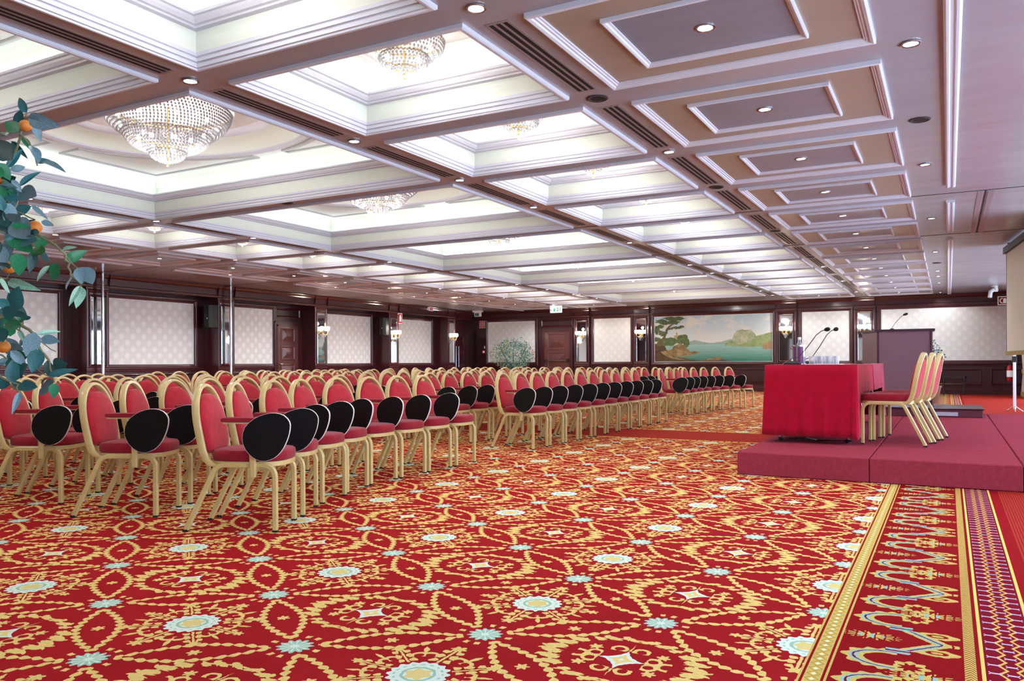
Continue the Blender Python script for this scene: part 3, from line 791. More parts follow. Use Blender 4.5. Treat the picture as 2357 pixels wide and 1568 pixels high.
# right wall and the wall behind the camera
TR = wall_T('right')
bw = B(TR); WZ0, WZ1 = .32, 2.66; bays_r = []; bays_p = []
edges = [YF] + [q for y in pil_y for q in (y-.27, y+.265)] + [YB]
for n in range(0, len(edges)-1, 2):
    a, c = edges[n], edges[n+1]
    if c - a > 2.5 and a > -4: a2, c2 = a+.22, c-.22; bays_r.append((a2, c2))
    else:
        bw.box(a, c, -.12, 0, 0, ZC)
        if c - a > 2.5: bays_p.append((a, c))
        continue
    bw.box(a, a2, -.12, 0, 0, ZC); bw.box(c2, c, -.12, 0, 0, ZC); bw.box(a2, c2, -.12, 0, 0, WZ0); bw.box(a2, c2, -.12, 0, WZ1, ZC)
for n in range(1, len(edges)-1, 2): bw.box(edges[n], edges[n+1], -.12, 0, 0, ZC)
wr = struct(bw.obj('wall_right', 'mahogany_dark')); wr['label'] = 'dark mahogany wall with tall windows behind the stage'
for n, y in enumerate(pil_y): pilaster(TR, y-.27, y+.265, .25, wr)
for a, c in bays_p: cloth_panel(TR, a+.33, c-.33, 1.03, 2.6, 'damask_left', wr); wmould(TR, a, c, CORN(.1, 2.76), 'entablature', 'mahogany', wr)
win_l = bpy.data.lights.new('daylight', 'AREA'); win_l.shape = 'RECTANGLE'; win_l.size = WZ1-WZ0; win_l.size_y = 2.6; win_l.energy = WIN_W; win_l.color = (.66, .8, 1.)
for n, (a, c) in enumerate(bays_r):
    wn = struct(B(TR).box(a, a+.07, -.08, .02, WZ0, WZ1).box(c-.07, c, -.08, .02, WZ0, WZ1).box(a+.07, c-.07, -.08, .02, WZ0, WZ0+.07).box(a+.07, c-.07, -.08, .02, WZ1-.07, WZ1).obj('window_%d' % (n+1), 'white_paint'))
    wn['label'] = 'tall white-framed window in the stage-side wall'
    for k in (1, 2): u = a+(c-a)*k/3; B(TR).box(u-.03, u+.03, -.06, .0, WZ0+.07, WZ1-.07).obj('mullion', 'white_paint', wn)
    for k in range(3): B(TR).box(a+(c-a)*k/3+.03, a+(c-a)*(k+1)/3-.03, -.034, -.03, WZ0+.07, WZ1-.07).obj('pane', 'window_glass', wn)
    wmould(TR, a, c, CORN(.1, 2.76), 'entablature', 'mahogany', wr)
    l = link('daylight', win_l, wn); l.matrix_world = Matrix.Translation((XR+.2, (a+c)/2, (WZ0+WZ1)/2)) @ Matrix.Rotation(pi/2, 4, 'Y')
TF = wall_T('front'); wf = struct(B(TF).box(XL, XR, -.12, 0, 0, ZC).obj('wall_front', 'mahogany_dark')); wf['label'] = 'dark mahogany wall behind the camera'
for i in range(6):
    u = XL + .6 + i*3.2; cloth_panel(TF, u+.4, u+2.7, 1.03, 2.6, 'damask_back', wf)
    wmould(TF, u, u+3.2, CORN(.03, 2.76), 'entablature', 'mahogany', wf)

d1 = door('door_1', TL, 17.16, 18.0, 2.13, .0, 'door_wood', 4, 'panelled wooden door with brass lever in left wall')
B(TL).tube([(17.22, .05, 1.02), (17.22, .09, 1.02), (17.33, .09, 1.02)], ngon(.011, 6)).obj('handle', 'chrome', d1)
d2 = door('door_2', TL, 26.35, 27.55, 2.15, .0, 'mahogany', 4, 'dark panelled door with chrome pull bars near corner')
for u in (26.72, 26.92): B(TL).tube([(u, .03, .85), (u, .09, .85), (u, .09, 1.68), (u, .03, 1.68)], ngon(.018, 8)).obj('pull_handle', 'chrome', d2)
d3 = door('door_3', TB, -13.90, -12.82, 2.20, .0, 'door_wood', 3, 'panelled wooden emergency door with push bar')
pb = B(TB).tube([(-13.84, .10, 1.10), (-12.90, .10, 1.10)], ngon(.022, 8)).obj('push_bar', 'steel', d3)
B(TB).cbox(-12.93, -12.84, .03, .14, 1.04, 1.16).obj('push_bar_case', 'black_plastic', d3); B(TB).cbox(-13.88, -13.82, .03, .13, 1.06, 1.14).obj('push_bar_case', 'black_plastic', d3)
wframe(TB, -14.05, -12.68, 2.40, 2.70, [(0, 0), (0, .03), (.03, .04), (.06, .02), (.07, .004)], 'frame_moulding', 'mahogany', wb)

LN = ['behind the nearer chrome pole', 'behind the farther chrome pole', 'right of the left-wall door', 'below the red hydrant sign', 'beside the far corner door']
for n, y in enumerate(pil_y[3:]): mirror(TL, y-.175, y+.17, 1.02, 2.56, PD+.004, 'tall narrow mirror on left wall pilaster %s' % LN[n])
BN = ['right of the emergency door', 'left of the landscape painting', 'right of the landscape painting', 'left of the lectern']
for n, (u0, u1) in enumerate(BP): mirror(TB, u0+.115, u1-.115, 1.04, 2.60, .084, 'tall narrow mirror on back wall pilaster %s' % BN[n])

# ---- chrome poles in front of the two nearest pilasters
for y, nm in ((pil_y[3]+.02, 'nearer'), (pil_y[4]+.02, 'farther')):
    p = B().lathe([(.07, 0), (.07, .012), (.042, .02), (.038, .03), (.038, ZC-.03), (.05, ZC-.02), (.05, ZC-.001)], 18).obj('chrome_pole', 'chrome', None, True)
    p.location = (-16.60, y, 0); tag(p, 'chrome floor-to-ceiling pole before a left wall mirror, %s of two' % nm, 'pole', 'chrome poles')

# ---- wall sconces
def sconce_parts():
    P = []
    P.append(('backplate', B().lathe([(0, -.1), (.02, -.09), (.035, -.03), (.035, .03), (.02, .09), (0, .1)], 10).mesh('backplate', 'brass', True)))
    for a in (-.9, 0, .9):
        dx, dy = sin(a)*.17, .06+cos(a)*.13
        P.append(('arm', B().tube([(0, .02, -.05), (dx*.4, dy*.5, -.10), (dx*.85, dy*.9, -.09), (dx, dy, -.02), (dx, dy, .02)], ngon(.008, 6)).mesh('arm', 'brass', True)))
        P.append(('shade', B().lathe([(.028, .02), (.05, .04), (.062, .09), (.055, .14), (.04, .15), (.0, .15)], 12, (dx, dy)).mesh('shade', 'shade', True)))
    b = B()
    for j in range(5):
        n = max(1, 7-j*2); 
        for i in range(max(3, n)):
            a = 2*pi*i/max(3, n); r = .075*(1-j/5); b.octa((r*cos(a), .09+r*sin(a), -.1-j*.03), .016)
    P.append(('crystal_drop', b.mesh('crystal_drop', 'crystal')))
    return P
SCP = sconce_parts()
scl = bpy.data.lights.new('sconce_glow', 'POINT'); scl.energy = 13.; scl.shadow_soft_size = .05; scl.color = (1, .86, .7)
def sconce(loc, rz, label):
    t = thing('wall_sconce', label, 'wall lamp', loc, rz, 'crystal wall sconces')
    for nm, me in SCP: link(nm, me, t)
    l = link('sconce_glow', scl, t); l.location = (0, .16, .24)
for n, y in enumerate(pil_y[5:]): sconce((XL+PD+.02, y, 2.0), -pi/2, 'lit brass wall lamp with white shades over left wall mirror, %s from camera' % ORD[n+1])
for n, (u0, u1) in enumerate(BP): sconce(((u0+u1)/2, YB-.1, 2.05), pi, 'lit brass wall lamp with white shades on back wall, %s' % BN[n])

# ------------------------------------------------------------------ landscape painting
def paint_mats():
    m, nt, bs = new_mat('paint_sky'); x, y, z, P = position(nt)
    t = (z - 1.64)/1.0; nz = noise(nt, P, 1.7, 5, .6, (1, 1, 1.7))
    c = cmix(t, S(246, 250, 244), S(190, 216, 226))
    c = cmix(X.op('MULTIPLY', (nz - .46)*6., 1., clamp=True), c, S(240, 240, 228)); nt.links.new(c, bs.inputs['Base Color']); bs.inputs['Roughness'].default_value = .4; MAT['paint_sky'] = m
    m, nt, bs = new_mat('paint_water'); x, y, z, P = position(nt)
    t = (1.66 - z)/.6; nz = noise(nt, P, 3, 4, .6, (.6, 1, 9))
    c = cmix(t + (nz - .5)*.5, S(170, 214, 204), S(40, 124, 104)); nt.links.new(c, bs.inputs['Base Color']); bs.inputs['Roughness'].default_value = .35; MAT['paint_water'] = m
    for nm, a, c2, sc in (('paint_hill', S(150, 180, 170), S(176, 200, 184), 3), ('paint_cliff', S(140, 160, 112), S(226, 226, 190), 3.2), ('paint_slope', S(116, 146, 88), S(188, 200, 140), 3),
                          ('paint_rock', S(92, 74, 46), S(196, 166, 110), 3.5), ('paint_bank', S(44, 34, 22), S(120, 88, 52), 3), ('paint_leaf', S(38, 54, 30), S(104, 120, 66), 9),
                          ('paint_bush', S(56, 84, 46), S(120, 138, 78), 8), ('paint_trunk', S(70, 60, 38), S(128, 112, 72), 8), ('paint_castle', S(176, 160, 112), S(206, 190, 140), 6), ('paint_redrock', S(150, 112, 74), S(196, 164, 120), 4)):
        m, nt, bs = new_mat(nm); P = position(nt)[3]; nz = noise(nt, P, sc, 4, .65, (1, 1, 1.6))
        nt.links.new(cmix((nz - .3)*2.4, a, c2), bs.inputs['Base Color']); bs.inputs['Roughness'].default_value = .4; MAT[nm] = m
paint_mats()
PX0, PX1, PZ0, PZ1 = -9.40, -5.25, 1.04, 2.66
pt = thing('landscape_painting', 'wide framed landscape painting of a lake, cliffs and a tree', 'painting', ((PX0+PX1)/2, YB-.01, PZ0))
def PT(s_, t_, w_): return (PX0 + (PX1-PX0)*s_ - (PX0+PX1)/2, -w_ , (PZ1-PZ0)*(1-t_))
rp = random.Random(3)
def rough(poly, amp, n=4):
    out = []
    for i in range(len(poly)):
        a, c = poly[i], poly[(i+1) % len(poly)]
        for k in range(n):
            f = k/n; j = amp if k else 0
            out.append((min(1, max(0, a[0]+(c[0]-a[0])*f + rp.uniform(-j, j)*.5)), min(1, max(0, a[1]+(c[1]-a[1])*f + rp.uniform(-j, j)))))
    return out
layers = [0]
def layer(m, poly, amp=.012, n=4):
    layers[0] += 1; w_ = .008 + layers[0]*.0006
    P = rough(poly, amp, n); b = B(); k = len(P)
    b.add([PT(s_, t_, w_) for s_, t_ in P], [tuple(range(k))])
    o = b.obj('paint_layer', m, pt); return o
def blob(m, s_, t_, rs, rt, amp=.25, n=16):
    layers[0] += 1; w_ = .008 + layers[0]*.0006; b = B()
    b.add([PT(min(1, max(0, s_+rs*(1+rp.uniform(-amp, amp))*cos(2*pi*i/n))), min(1, max(0, t_+rt*(1+rp.uniform(-amp, amp))*sin(2*pi*i/n))), w_) for i in range(n)], [tuple(range(n))])
    b.obj('paint_layer', m, pt)
b = B(); b.add([PT(0, 0, .006), PT(1, 0, .006), PT(1, 1, .006), PT(0, 1, .006)], [(0, 1, 2, 3)]); b.obj('canvas', 'paint_sky', pt)
layer('paint_hill', [(.3, .64), (.3, .56), (.36, .53), (.42, .57), (.5, .6), (.58, .58), (.66, .52), (.72, .55), (.72, .64)], .006)
layer('paint_water', [(0, .635), (1, .625), (1, 1), (0, 1)], 0, 1)
layer('paint_slope', [(.6, .66), (.64, .58), (.68, .53), (.8, .5), (.88, .46), (1, .39), (1, .70), (.92, .69), (.8, .70), (.7, .68)], .01)
layer('paint_cliff', [(.675, .56), (.685, .42), (.715, .34), (.76, .32), (.83, .33), (.86, .42), (.87, .5), (.82, .56), (.76, .6), (.72, .6)], .012)
layer('paint_cliff', [(.70, .62), (.73, .52), (.78, .5), (.79, .6), (.76, .64)], .008)
layer('paint_slope', [(.7, .66), (.8, .58), (.92, .55), (1, .5), (1, .62), (.9, .67), (.78, .69)], .006)
layer('paint_redrock', [(.92, .72), (.925, .62), (.97, .6), (1, .58), (1, .74), (.95, .75)], .008)
layer('paint_castle', [(.17, .5), (.175, .42), (.19, .42), (.19, .36), (.205, .36), (.206, .41), (.24, .41), (.25, .5)], .002, 2)
blob('paint_bush', .24, .52, .05, .1); blob('paint_bush', .12, .56, .08, .1); blob('paint_bush', .28, .58, .03, .12); blob('paint_bush', .265, .46, .03, .06)
layer('paint_rock', [(.15, .86), (.17, .66), (.22, .6), (.27, .64), (.30, .74), (.33, .82), (.32, .88), (.24, .9)], .01)
layer('paint_rock', [(.1, .78), (.16, .72), (.21, .76), (.22, .86), (.14, .92)], .01)
layer('paint_rock', [(.30, .8), (.35, .77), (.40, .79), (.39, .83), (.32, .84)], .006)
layer('paint_bank', [(0, .6), (.05, .58), (.1, .7), (.13, .82), (.2, .91), (.3, .95), (.42, .98), (.42, 1), (0, 1)], .012)
layer('paint_rock', [(.05, .78), (.1, .76), (.17, .9), (.3, .97), (.2, .97), (.1, .88)], .008)
layer('paint_rock', [(.4, .98), (.46, .95), (.55, .9), (.605, .93), (.57, .97), (.45, 1), (.4, 1)], .006)
layer('paint_bank', [(.38, .985), (.6, .965), (.68, 1), (.38, 1)], .004)
layer('paint_trunk', [(.01, .64), (.03, .54), (.07, .47), (.09, .37), (.1, .28), (.13, .2), (.18, .13), (.185, .15), (.14, .23), (.12, .3), (.105, .4), (.09, .5), (.06, .56), (.06, .66)], .003, 2)
for s_, t_, rs, rt in ((.17, .05, .09, .05), (.06, .1, .05, .05), (.1, .14, .05, .04), (.17, .13, .05, .05), (.22, .06, .03, .03), (.05, .22, .04, .04), (.2, .25, .05, .03), (.24, .23, .025, .025), (.07, .37, .04, .06), (.02, .3, .03, .08), (.14, .27, .03, .02), (.02, .5, .03, .06)):
    blob('paint_leaf', s_, t_, rs, rt, .35, 18)
b = B()
_w = .05
def pfr(prof, name, m):
    v = []
    hw, hh = (PX1-PX0)/2, PZ1-PZ0
    for e, o_ in prof: v += [(-hw-e, -o_, -e), (hw+e, -o_, -e), (hw+e, -o_, hh+e), (-hw-e, -o_, hh+e)]
    n = len(prof); B().add(v, [(k*4+i, k*4+(i+1) % 4, k*4+4+(i+1) % 4, k*4+4+i) for k in range(n-1) for i in range(4)]).obj(name, m, pt)
pfr([(.0, .006), (.0, .045), (.015, .045), (.018, .03)], 'white_bead', 'white_paint')
pfr([(.016, .03), (.03, .055), (.06, .06), (.1, .075), (.13, .06), (.14, .0)], 'frame', 'mahogany')

# ------------------------------------------------------------------ signs and wall fittings
e = thing('exit_sign', 'lit white exit sign with green running figure hanging from ceiling', 'exit sign', (-12.30, 25.7, 2.80))
B().cbox(-.23, .23, -.03, .03, 0, .25, .01).obj('housing', 'exit_white', e)
B().box(-.24, .24, -.05, .05, .25, .298).obj('mounting', 'white_paint', e)
g = B()
g.add([(-.09, -.032, .05), (-.02, -.032, .05), (-.02, -.032, .19), (-.09, -.032, .16)], [(0, 1, 2, 3)]); g.add([(.02, -.032, .05), (.10, -.032, .05), (.10, -.032, .19), (.04, -.032, .19), (.07, -.032, .12)], [(0, 1, 2, 3, 4)])
g.obj('running_figure', 'exit_green', e)
g = B(); g.quad((-.2, -.032, .06), (-.15, -.032, .06), (-.17, -.032, .12), (-.2, -.032, .18)).quad((.17, -.032, .05), (.19, -.032, .05), (.19, -.032, .19), (.17, -.032, .19)); g.obj('arrow', 'sign_face_green', e)
e = thing('emergency_light', 'small grey-white emergency light fixed to ceiling near the corner', 'emergency light', (-16.45, 27.15, 2.86))
B().cbox(-.2, .2, -.1, .1, .17, .238, .01).obj('housing', 'plastic_white', e); B().cbox(-.14, .14, -.07, .07, 0, .17, .015).obj('lens', 'plastic_white', e); B().box(-.1, .1, -.074, -.07, .02, .14).obj('face', 'sign_face_green', e)
def wall_sign(name, label, T, u0, u1, w0, z0, z1, icon, cat='sign'):
    s_ = tag(B(T).box(u0, u1, w0, w0+.012, z0, z1).obj(name, 'sign_white'), label, cat)
    e_ = (u1-u0)*.08
    B(T).box(u0+e_, u1-e_, w0+.0121, w0+.014, z0+e_, z1-e_).obj('sign_face', 'red_sign', s_)
    g = B(T); W, Hh = u1-u0, z1-z0
    for poly in icon: g.add([(u0+W*a, w0+.0152, z0+Hh*c) for a, c in poly], [tuple(range(len(poly)))])
    g.obj('pictogram', 'sign_white', s_); return s_
wall_sign('fire_sign', 'red and white fire equipment sign beside a left wall lamp', TL, 22.28, 22.52, PD+.012, 2.40, 2.76, [[(.3, .2), (.7, .2), (.72, .6), (.6, .85), (.42, .85), (.3, .6)]])
s_ = wall_sign('wall_plate_sign', 'small red plate with white disc on left wall cornice', TL, 24.05, 24.35, PD+.072, 2.94, 3.08, [[(.45, .45), (.9, .45), (.9, .55), (.45, .55)]])
B(TL).tube([(24.02, PD+.08, 3.01), (24.02, PD+.12, 3.01)], ngon(.07, 14), (0, 0, 1)).obj('disc', 'plastic_white', s_)
wall_sign('hydrant_sign', 'red sign with white hydrant ring above the right back panel', TB, 1.30, 1.56, .072, 2.69, 2.95, [[(.5+.32*cos(q*pi/8), .5+.32*sin(q*pi/8)) for q in range(4, 13)] + [(.5+.22*cos(q*pi/8), .5+.22*sin(q*pi/8)) for q in range(12, 3, -1)], [(.55, .2), (.85, .2), (.85, .7), (.7, .8), (.55, .7)]])
a_ = tag(B(TB).cbox(-16.86, -16.58, .0, .06, 2.44, 2.73, .01).obj('fire_alarm_panel', 'red_sign'), 'red square fire alarm sounder left of back cloth panel', 'alarm')
b = B(TB)
for rr in (.035, .07, .1):
    n = int(rr*160)
    for i in range(n):
        q = 2*pi*i/n; b.box(-16.72+rr*cos(q)-.006, -16.72+rr*cos(q)+.006, .06, .064, 2.585+rr*sin(q)-.006, 2.585+rr*sin(q)+.006)
b.obj('sounder_dots', 'sign_white', a_); wframe(TB, -16.86, -16.58, 2.44, 2.73, [(0, .05), (0, .063), (.014, .063), (.014, .055)], 'rim', 'white_paint', a_)
a_ = tag(B(TB).cbox(-16.66, -16.55, 0, .03, 1.60, 1.71, .006).obj('light_switch', 'plastic_white'), 'small white square wall switch above red call point', 'switch'); B(TB).box(-16.63, -16.58, .03, .036, 1.62, 1.69).obj('rocker', 'white_paint', a_)
a_ = tag(B(TB).cbox(-16.74, -16.58, 0, .05, 1.40, 1.53, .008).obj('call_point', 'fire_call'), 'red fire call point below white wall switch', 'call point'); B(TB).box(-16.69, -16.63, .05, .055, 1.43, 1.50).obj('glass', 'sign_white', a_)
for u, nm in ((pil_y[4]-.27, 'nearer'), (pil_y[6]-.27, 'farther')):
    s_ = thing('wall_speaker', 'black loudspeaker mounted on left wall pilaster side, %s of two' % nm, 'speaker', (XL+PD-.12, u-.005, 1.98), 0, 'pilaster speakers')
    B().prism([(-.13, -.0), (-.13, -.22), (-.05, -.28), (.08, -.26), (.13, -.16), (.13, 0)], .0, .58).obj('cabinet', 'speaker_body', s_)
    B().prism([(-.115, -.2345), (-.05, -.287), (.08, -.266), (.075, -.262), (-.05, -.282), (-.11, -.23)], .03, .55).obj('grille', 'black_plastic', s_)
    B().box(-.02, .06, -.274, -.268, .22, .25).obj('badge', 'silver', s_)
# ceiling spot cluster near the back right
c_ = thing('ceiling_spotlight', 'white twin spotlight hanging from ceiling near the hydrant sign', 'spotlight', (1.13, 25.7, ZC-.005))
B().lathe([(.09, 0), (.09, -.03), (.0, -.03)], 14).obj('base', 'plastic_white', c_, True); B().lathe([(.0, -.16), (.05, -.16), (.06, -.1), (.045, -.03)], 12, (.03, 0)).obj('stem', 'plastic_white', c_, True)
B().tube([(-.02, 0, -.1), (-.1, -.04, -.16), (-.12, -.06, -.32)], ngon(.055, 10)).obj('spot_head', 'plastic_white', c_, True)

# ------------------------------------------------------------------ chairs
LP = rrect(.0155, .0155, .3)
def arc(cx, cz, r, a0, a1, n=6): return [(cx + r*cos(a0+(a1-a0)*i/n), cz + r*sin(a0+(a1-a0)*i/n)) for i in range(n+1)]
def leg_path(front):
    if front:
        p = [(.05, .415)] + arc(.165, .34, .075, pi/2, 0.0, 6) + [(.240, .012)]
    else:
        p = [(.05, .415), (-.085, .415), (-.115, .407), (-.140, .388), (-.155, .36), (-.325, .012)]
    return p
def back_line(h): return -.215 - (h-.5)*.19
def arch_pts(n=18, w0=.186, top=.905, hc=.66, z0=.40):
    L = [(-.125, -w0, .408), (-.165, -w0, .418), (-.195, -w0-.002, .45)]
    for h in (.5, .56, .62): L.append((back_line(h), -w0-.008*(h-.45)/.17, h))
    for i in range(n+1):
        a = pi - pi*i/n; h = hc + (top-hc)*sin(a); L.append((back_line(h), (w0+.008)*cos(a), h))
    for h in (.62, .56, .5): L.append((back_line(h), w0+.008*(h-.45)/.17, h))
    L += [(-.195, w0+.002, .45), (-.165, w0, .418), (-.125, w0, .408)]
    return L
def outline_seat(n=36):
    P = []
    for i in range(n):
        a = 2*pi*i/n; c_, s__ = cos(a), sin(a)
        x = abs(c_)**.55*(1 if c_ > 0 else -1)*.232; y = abs(s__)**.5*(1 if s__ > 0 else -1)*.193
        y *= 1 + .07*(x/.232); x += .022*(1-(y/.22)**2)*(1 if x > 0 else 0)
        P.append((x+.035, y))
    return P
def seat_mesh():
    O = outline_seat(); cx = .035
    def L(z, k, d=0): return [(cx+(x-cx)*k, y*k, z) for x, y in O]
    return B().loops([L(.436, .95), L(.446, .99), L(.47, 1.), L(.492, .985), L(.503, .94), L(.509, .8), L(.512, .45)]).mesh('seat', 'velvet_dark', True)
def rim_mesh():
    O = outline_seat(); cx = .035
    def L(z, k): return [(cx+(x-cx)*k, y*k, z) for x, y in O]
    return B().loops([L(.408, .95), L(.408, .985), L(.436, .985), L(.436, .95)]).mesh('seat_rim', 'gold', True)
def back_mesh():
    n = 40; O = []
    for i in range(n):
        a = 2*pi*i/n; s__ = sin(a); c_ = cos(a)
        if s__ >= 0: O.append((.178*c_, .665 + .19*s__ - (.008 if abs(c_) < .12 else 0)))
        else: O.append(((abs(c_)**.42)*(1 if c_ > 0 else -1)*.176, .665 - .19*abs(s__)**.6))
    nx_, nz_ = .983, .187
    def L(t, k): return [(back_line(h0)+nx_*t, y*k, h0+nz_*t) for y, h0 in [(p, .66+(q-.66)*k) for p, q in O]]
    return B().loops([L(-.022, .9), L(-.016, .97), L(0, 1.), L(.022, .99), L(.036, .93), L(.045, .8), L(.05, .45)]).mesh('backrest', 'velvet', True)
def tab_outline(n=40):
    K = [(-.037, .587), (-.02, .655), (.04, .71), (.11, .737), (.172, .743), (.225, .727), (.258, .69), (.262, .65), (.252, .60), (.232, .55), (.205, .505), (.165, .468), (.104, .446), (.05, .457), (.005, .49), (-.025, .535)]
    out = []; m = len(K)
    for i in range(m):
        p0, p1, p2, p3 = K[i-1], K[i], K[(i+1) % m], K[(i+2) % m]
        for k in range(2):
            t = k/2
            out.append(tuple(.5*((2*p1[d])+(-p0[d]+p2[d])*t+(2*p0[d]-5*p1[d]+4*p2[d]-p3[d])*t*t+(-p0[d]+3*p1[d]-3*p2[d]+p3[d])*t**3) for d in (0, 1)))
    return out
TO = [(x+.045, z) for x, z in tab_outline()]; TY = -.242
def tab_loop(y, k): return [(.16+(x-.16)*k, y, .6+(z-.6)*k) for x, z in TO]
CH = {}
CH['seat'] = seat_mesh(); CH['seat_rim'] = rim_mesh(); CH['backrest'] = back_mesh()
CH['back_frame'] = B().tube(arch_pts(), rrect(.022, .0125, .35), (.983, 0, .187)).mesh('back_frame', 'gold', True)
CH['tablet'] = B().loops([tab_loop(TY-.008, .99), tab_loop(TY-.0085, .96)], 0).loops([tab_loop(TY+.008, .99), tab_loop(TY+.0085, .96)], 0).mesh('tablet', 'tablet_black')
CH['edge_band'] = B().loops([tab_loop(TY-.0085, .988), tab_loop(TY-.008, 1.), tab_loop(TY+.008, 1.), tab_loop(TY+.0085, .988)], cap=False).mesh('edge_band', 'edge_white', True)
def arm_b(): return B().loops([[(x+.035, -.228+a*q, .70+c_*q) for a, c_ in rrect(.022, .016, .35)] for x, q in ((-.145, .5), (-.135, .9), (-.1, 1), (.2, 1), (.235, .9), (.25, .5))])
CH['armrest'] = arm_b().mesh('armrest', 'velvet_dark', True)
CH['arm_post'] = B().tube([(.09, -.212, .345), (.09, -.212, .45), (.09, -.22, .55), (.09, -.226, .685)], rrect(.019, .01, .3), (1, 0, 0)).box(-.085, .27, -.242, -.214, .676, .686).box(.072, .108, -.218, -.19, .39, .43).mesh('arm_post', 'gold')
for sd in (-1, 1):
    CH['leg', 'f', sd] = B().tube([(x, sd*.183, z) for x, z in leg_path(True)], LP, (0, 1, 0)).box(.2245, .2555, sd*.183-.016, sd*.183+.016, 0, .012, 1).mesh('leg', ['gold', 'rubber'], True)
    bl = B().tube([(x, sd*.183, z) for x, z in leg_path(False)], LP, (0, 1, 0))
    bl.box(-.343, -.310, sd*.183-.016, sd*.183+.016, 0, .014, 1)
    for t in (.35, .72):
        x, z = -.155+(-.325+.155)*t + .017, .36+(.012-.36)*t + .006
        bl.box(x-.004, x+.008, sd*.183-.007, sd*.183+.007, z-.007, z+.007, 2)
    CH['leg', 'r', sd] = bl.mesh('leg', ['gold', 'rubber', 'stud'], True)
def joined(keys, name, mats):
    """one mesh out of several chair meshes, for chairs far from the camera"""
    b = B()
    for k in keys:
        me = CH[k]; b.add([tuple(v.co) for v in me.vertices], [tuple(p.vertices) for p in me.polygons])
    return b.mesh(name, mats, True)
CH['frame'] = joined(['seat_rim', 'back_frame', ('leg', 'f', -1), ('leg', 'f', 1), ('leg', 'r', -1), ('leg', 'r', 1), 'arm_post'], 'frame', 'gold')
def chair(x, y, rz, label, group, arm=True, full=True, z=0., sl=0.):
    t = thing('banquet_chair', label, 'chair', (x, y, z), rz, group)
    if full:
        for k in ('seat', 'seat_rim', 'backrest', 'back_frame'): link(k, CH[k], t)
        for sd in (-1, 1): link('leg', CH['leg', 'f', sd], t); link('leg', CH['leg', 'r', sd], t)
        if arm:
            link('armrest', CH['armrest'], t).location.x = sl*.6; link('arm_post', CH['arm_post'], t).location.x = sl*.4
            tt = link('tablet', CH['tablet'], t); tt.location.x = sl; link('edge_band', CH['edge_band'], tt)
    else:
        for k in ('frame', 'seat', 'backrest', 'armrest'): link(k, CH[k], t)
        link('edge_band', CH['edge_band'], link('tablet', CH['tablet'], t))
    return t
blockA = [((-3.672, 3.626), (-3.828, 3.943)), ((-3.869, 4.068), (-4.056, 4.405)), ((-4.091, 4.511), (-4.18, 4.859)), ((-4.235, 4.959), (-4.318, 5.301)),
          ((-4.344, 5.394), (-4.356, 5.753)), ((-4.349, 5.832), (-4.35, 6.201)), ((-4.359, 6.285), (-4.356, 6.645)), ((-4.343, 6.742), (-4.357, 7.105))]
seats = []
for p, q in blockA: seats.append(((p[0]+q[0])/2, (p[1]+q[1])/2, atan2(-(q[0]-p[0]), q[1]-p[1]), 'A'))
for i, yn in enumerate((8.42, 8.88, 9.34, 9.81, 10.31, 10.78, 11.25, 11.75, 12.21, 12.69, 13.15)): seats.append((-4.345, yn+.195, 0., 'B'))
for i, (xx, yy, rr) in enumerate(((-4.42, 15.05, .07), (-4.41, 15.52, .04), (-4.41, 15.99, 0), (-4.38, 16.46, -.04), (-4.33, 16.93, -.09), (-4.25, 17.40, -.15), (-4.12, 17.86, -.22), (-3.95, 18.31, -.3))): seats.append((xx, yy, rr, 'C'))
rc = random.Random(11)
BL = {'A': 'nearest block', 'B': 'middle block', 'C': 'farthest block'}
cnt = {}
for rw in range(7):
    cnt = {}
    for (fx, fy, th, blk) in seats:
        cnt[blk] = cnt.get(blk, 0) + 1
        jx, jy, jr = (0, 0, 0) if rw == 0 else (rc.uniform(-.03, .03), rc.uniform(-.006, .006), rc.uniform(-.04, .04))
        X_, Y_, th_ = fx - 1.09*rw + jx, fy + jy - (.03 if rw else 0)*(blk == 'A'), th + jr
        ox, oy = X_ - .24*cos(th_), Y_ - .24*sin(th_)
        rn = 'front row' if rw == 0 else '%s row' % ORD[rw+1]
        dd = -ox*sin(YAW) + oy*cos(YAW)
        chair(ox, oy, th_, 'red gold-framed chair with black tablet, %s of %s, %s from camera' % (rn, BL[blk], ORD[cnt[blk]]), 'tablet-arm chairs, %s' % BL[blk], full=(dd < 12 and rw < 4) or (rw == 0), sl=.11*max(0, th))

# ------------------------------------------------------------------ stage
SZ = .21
cols = [(-1.715, -.602, [7.44, 9.44, 11.44, 14.42], 'audience side'), (-.598, .515, [7.44, 8.50, 10.50, 12.50, 14.42], 'middle'), (.519, 1.64, [7.44, 10.13, 12.13, 14.42], 'screen side')]
for x0, x1, yy, nm in cols:
    for i in range(len(yy)-1):
        o = B().cbox(x0, x1, yy[i]+.002, yy[i+1]-.002, 0.001, SZ, .008).obj('stage_platform', 'stage_carpet')
        tag(o, 'low stage block in mauve-red carpet, %s column, %s from the camera' % (nm, ORD[i+1]), 'stage', 'carpeted stage blocks')

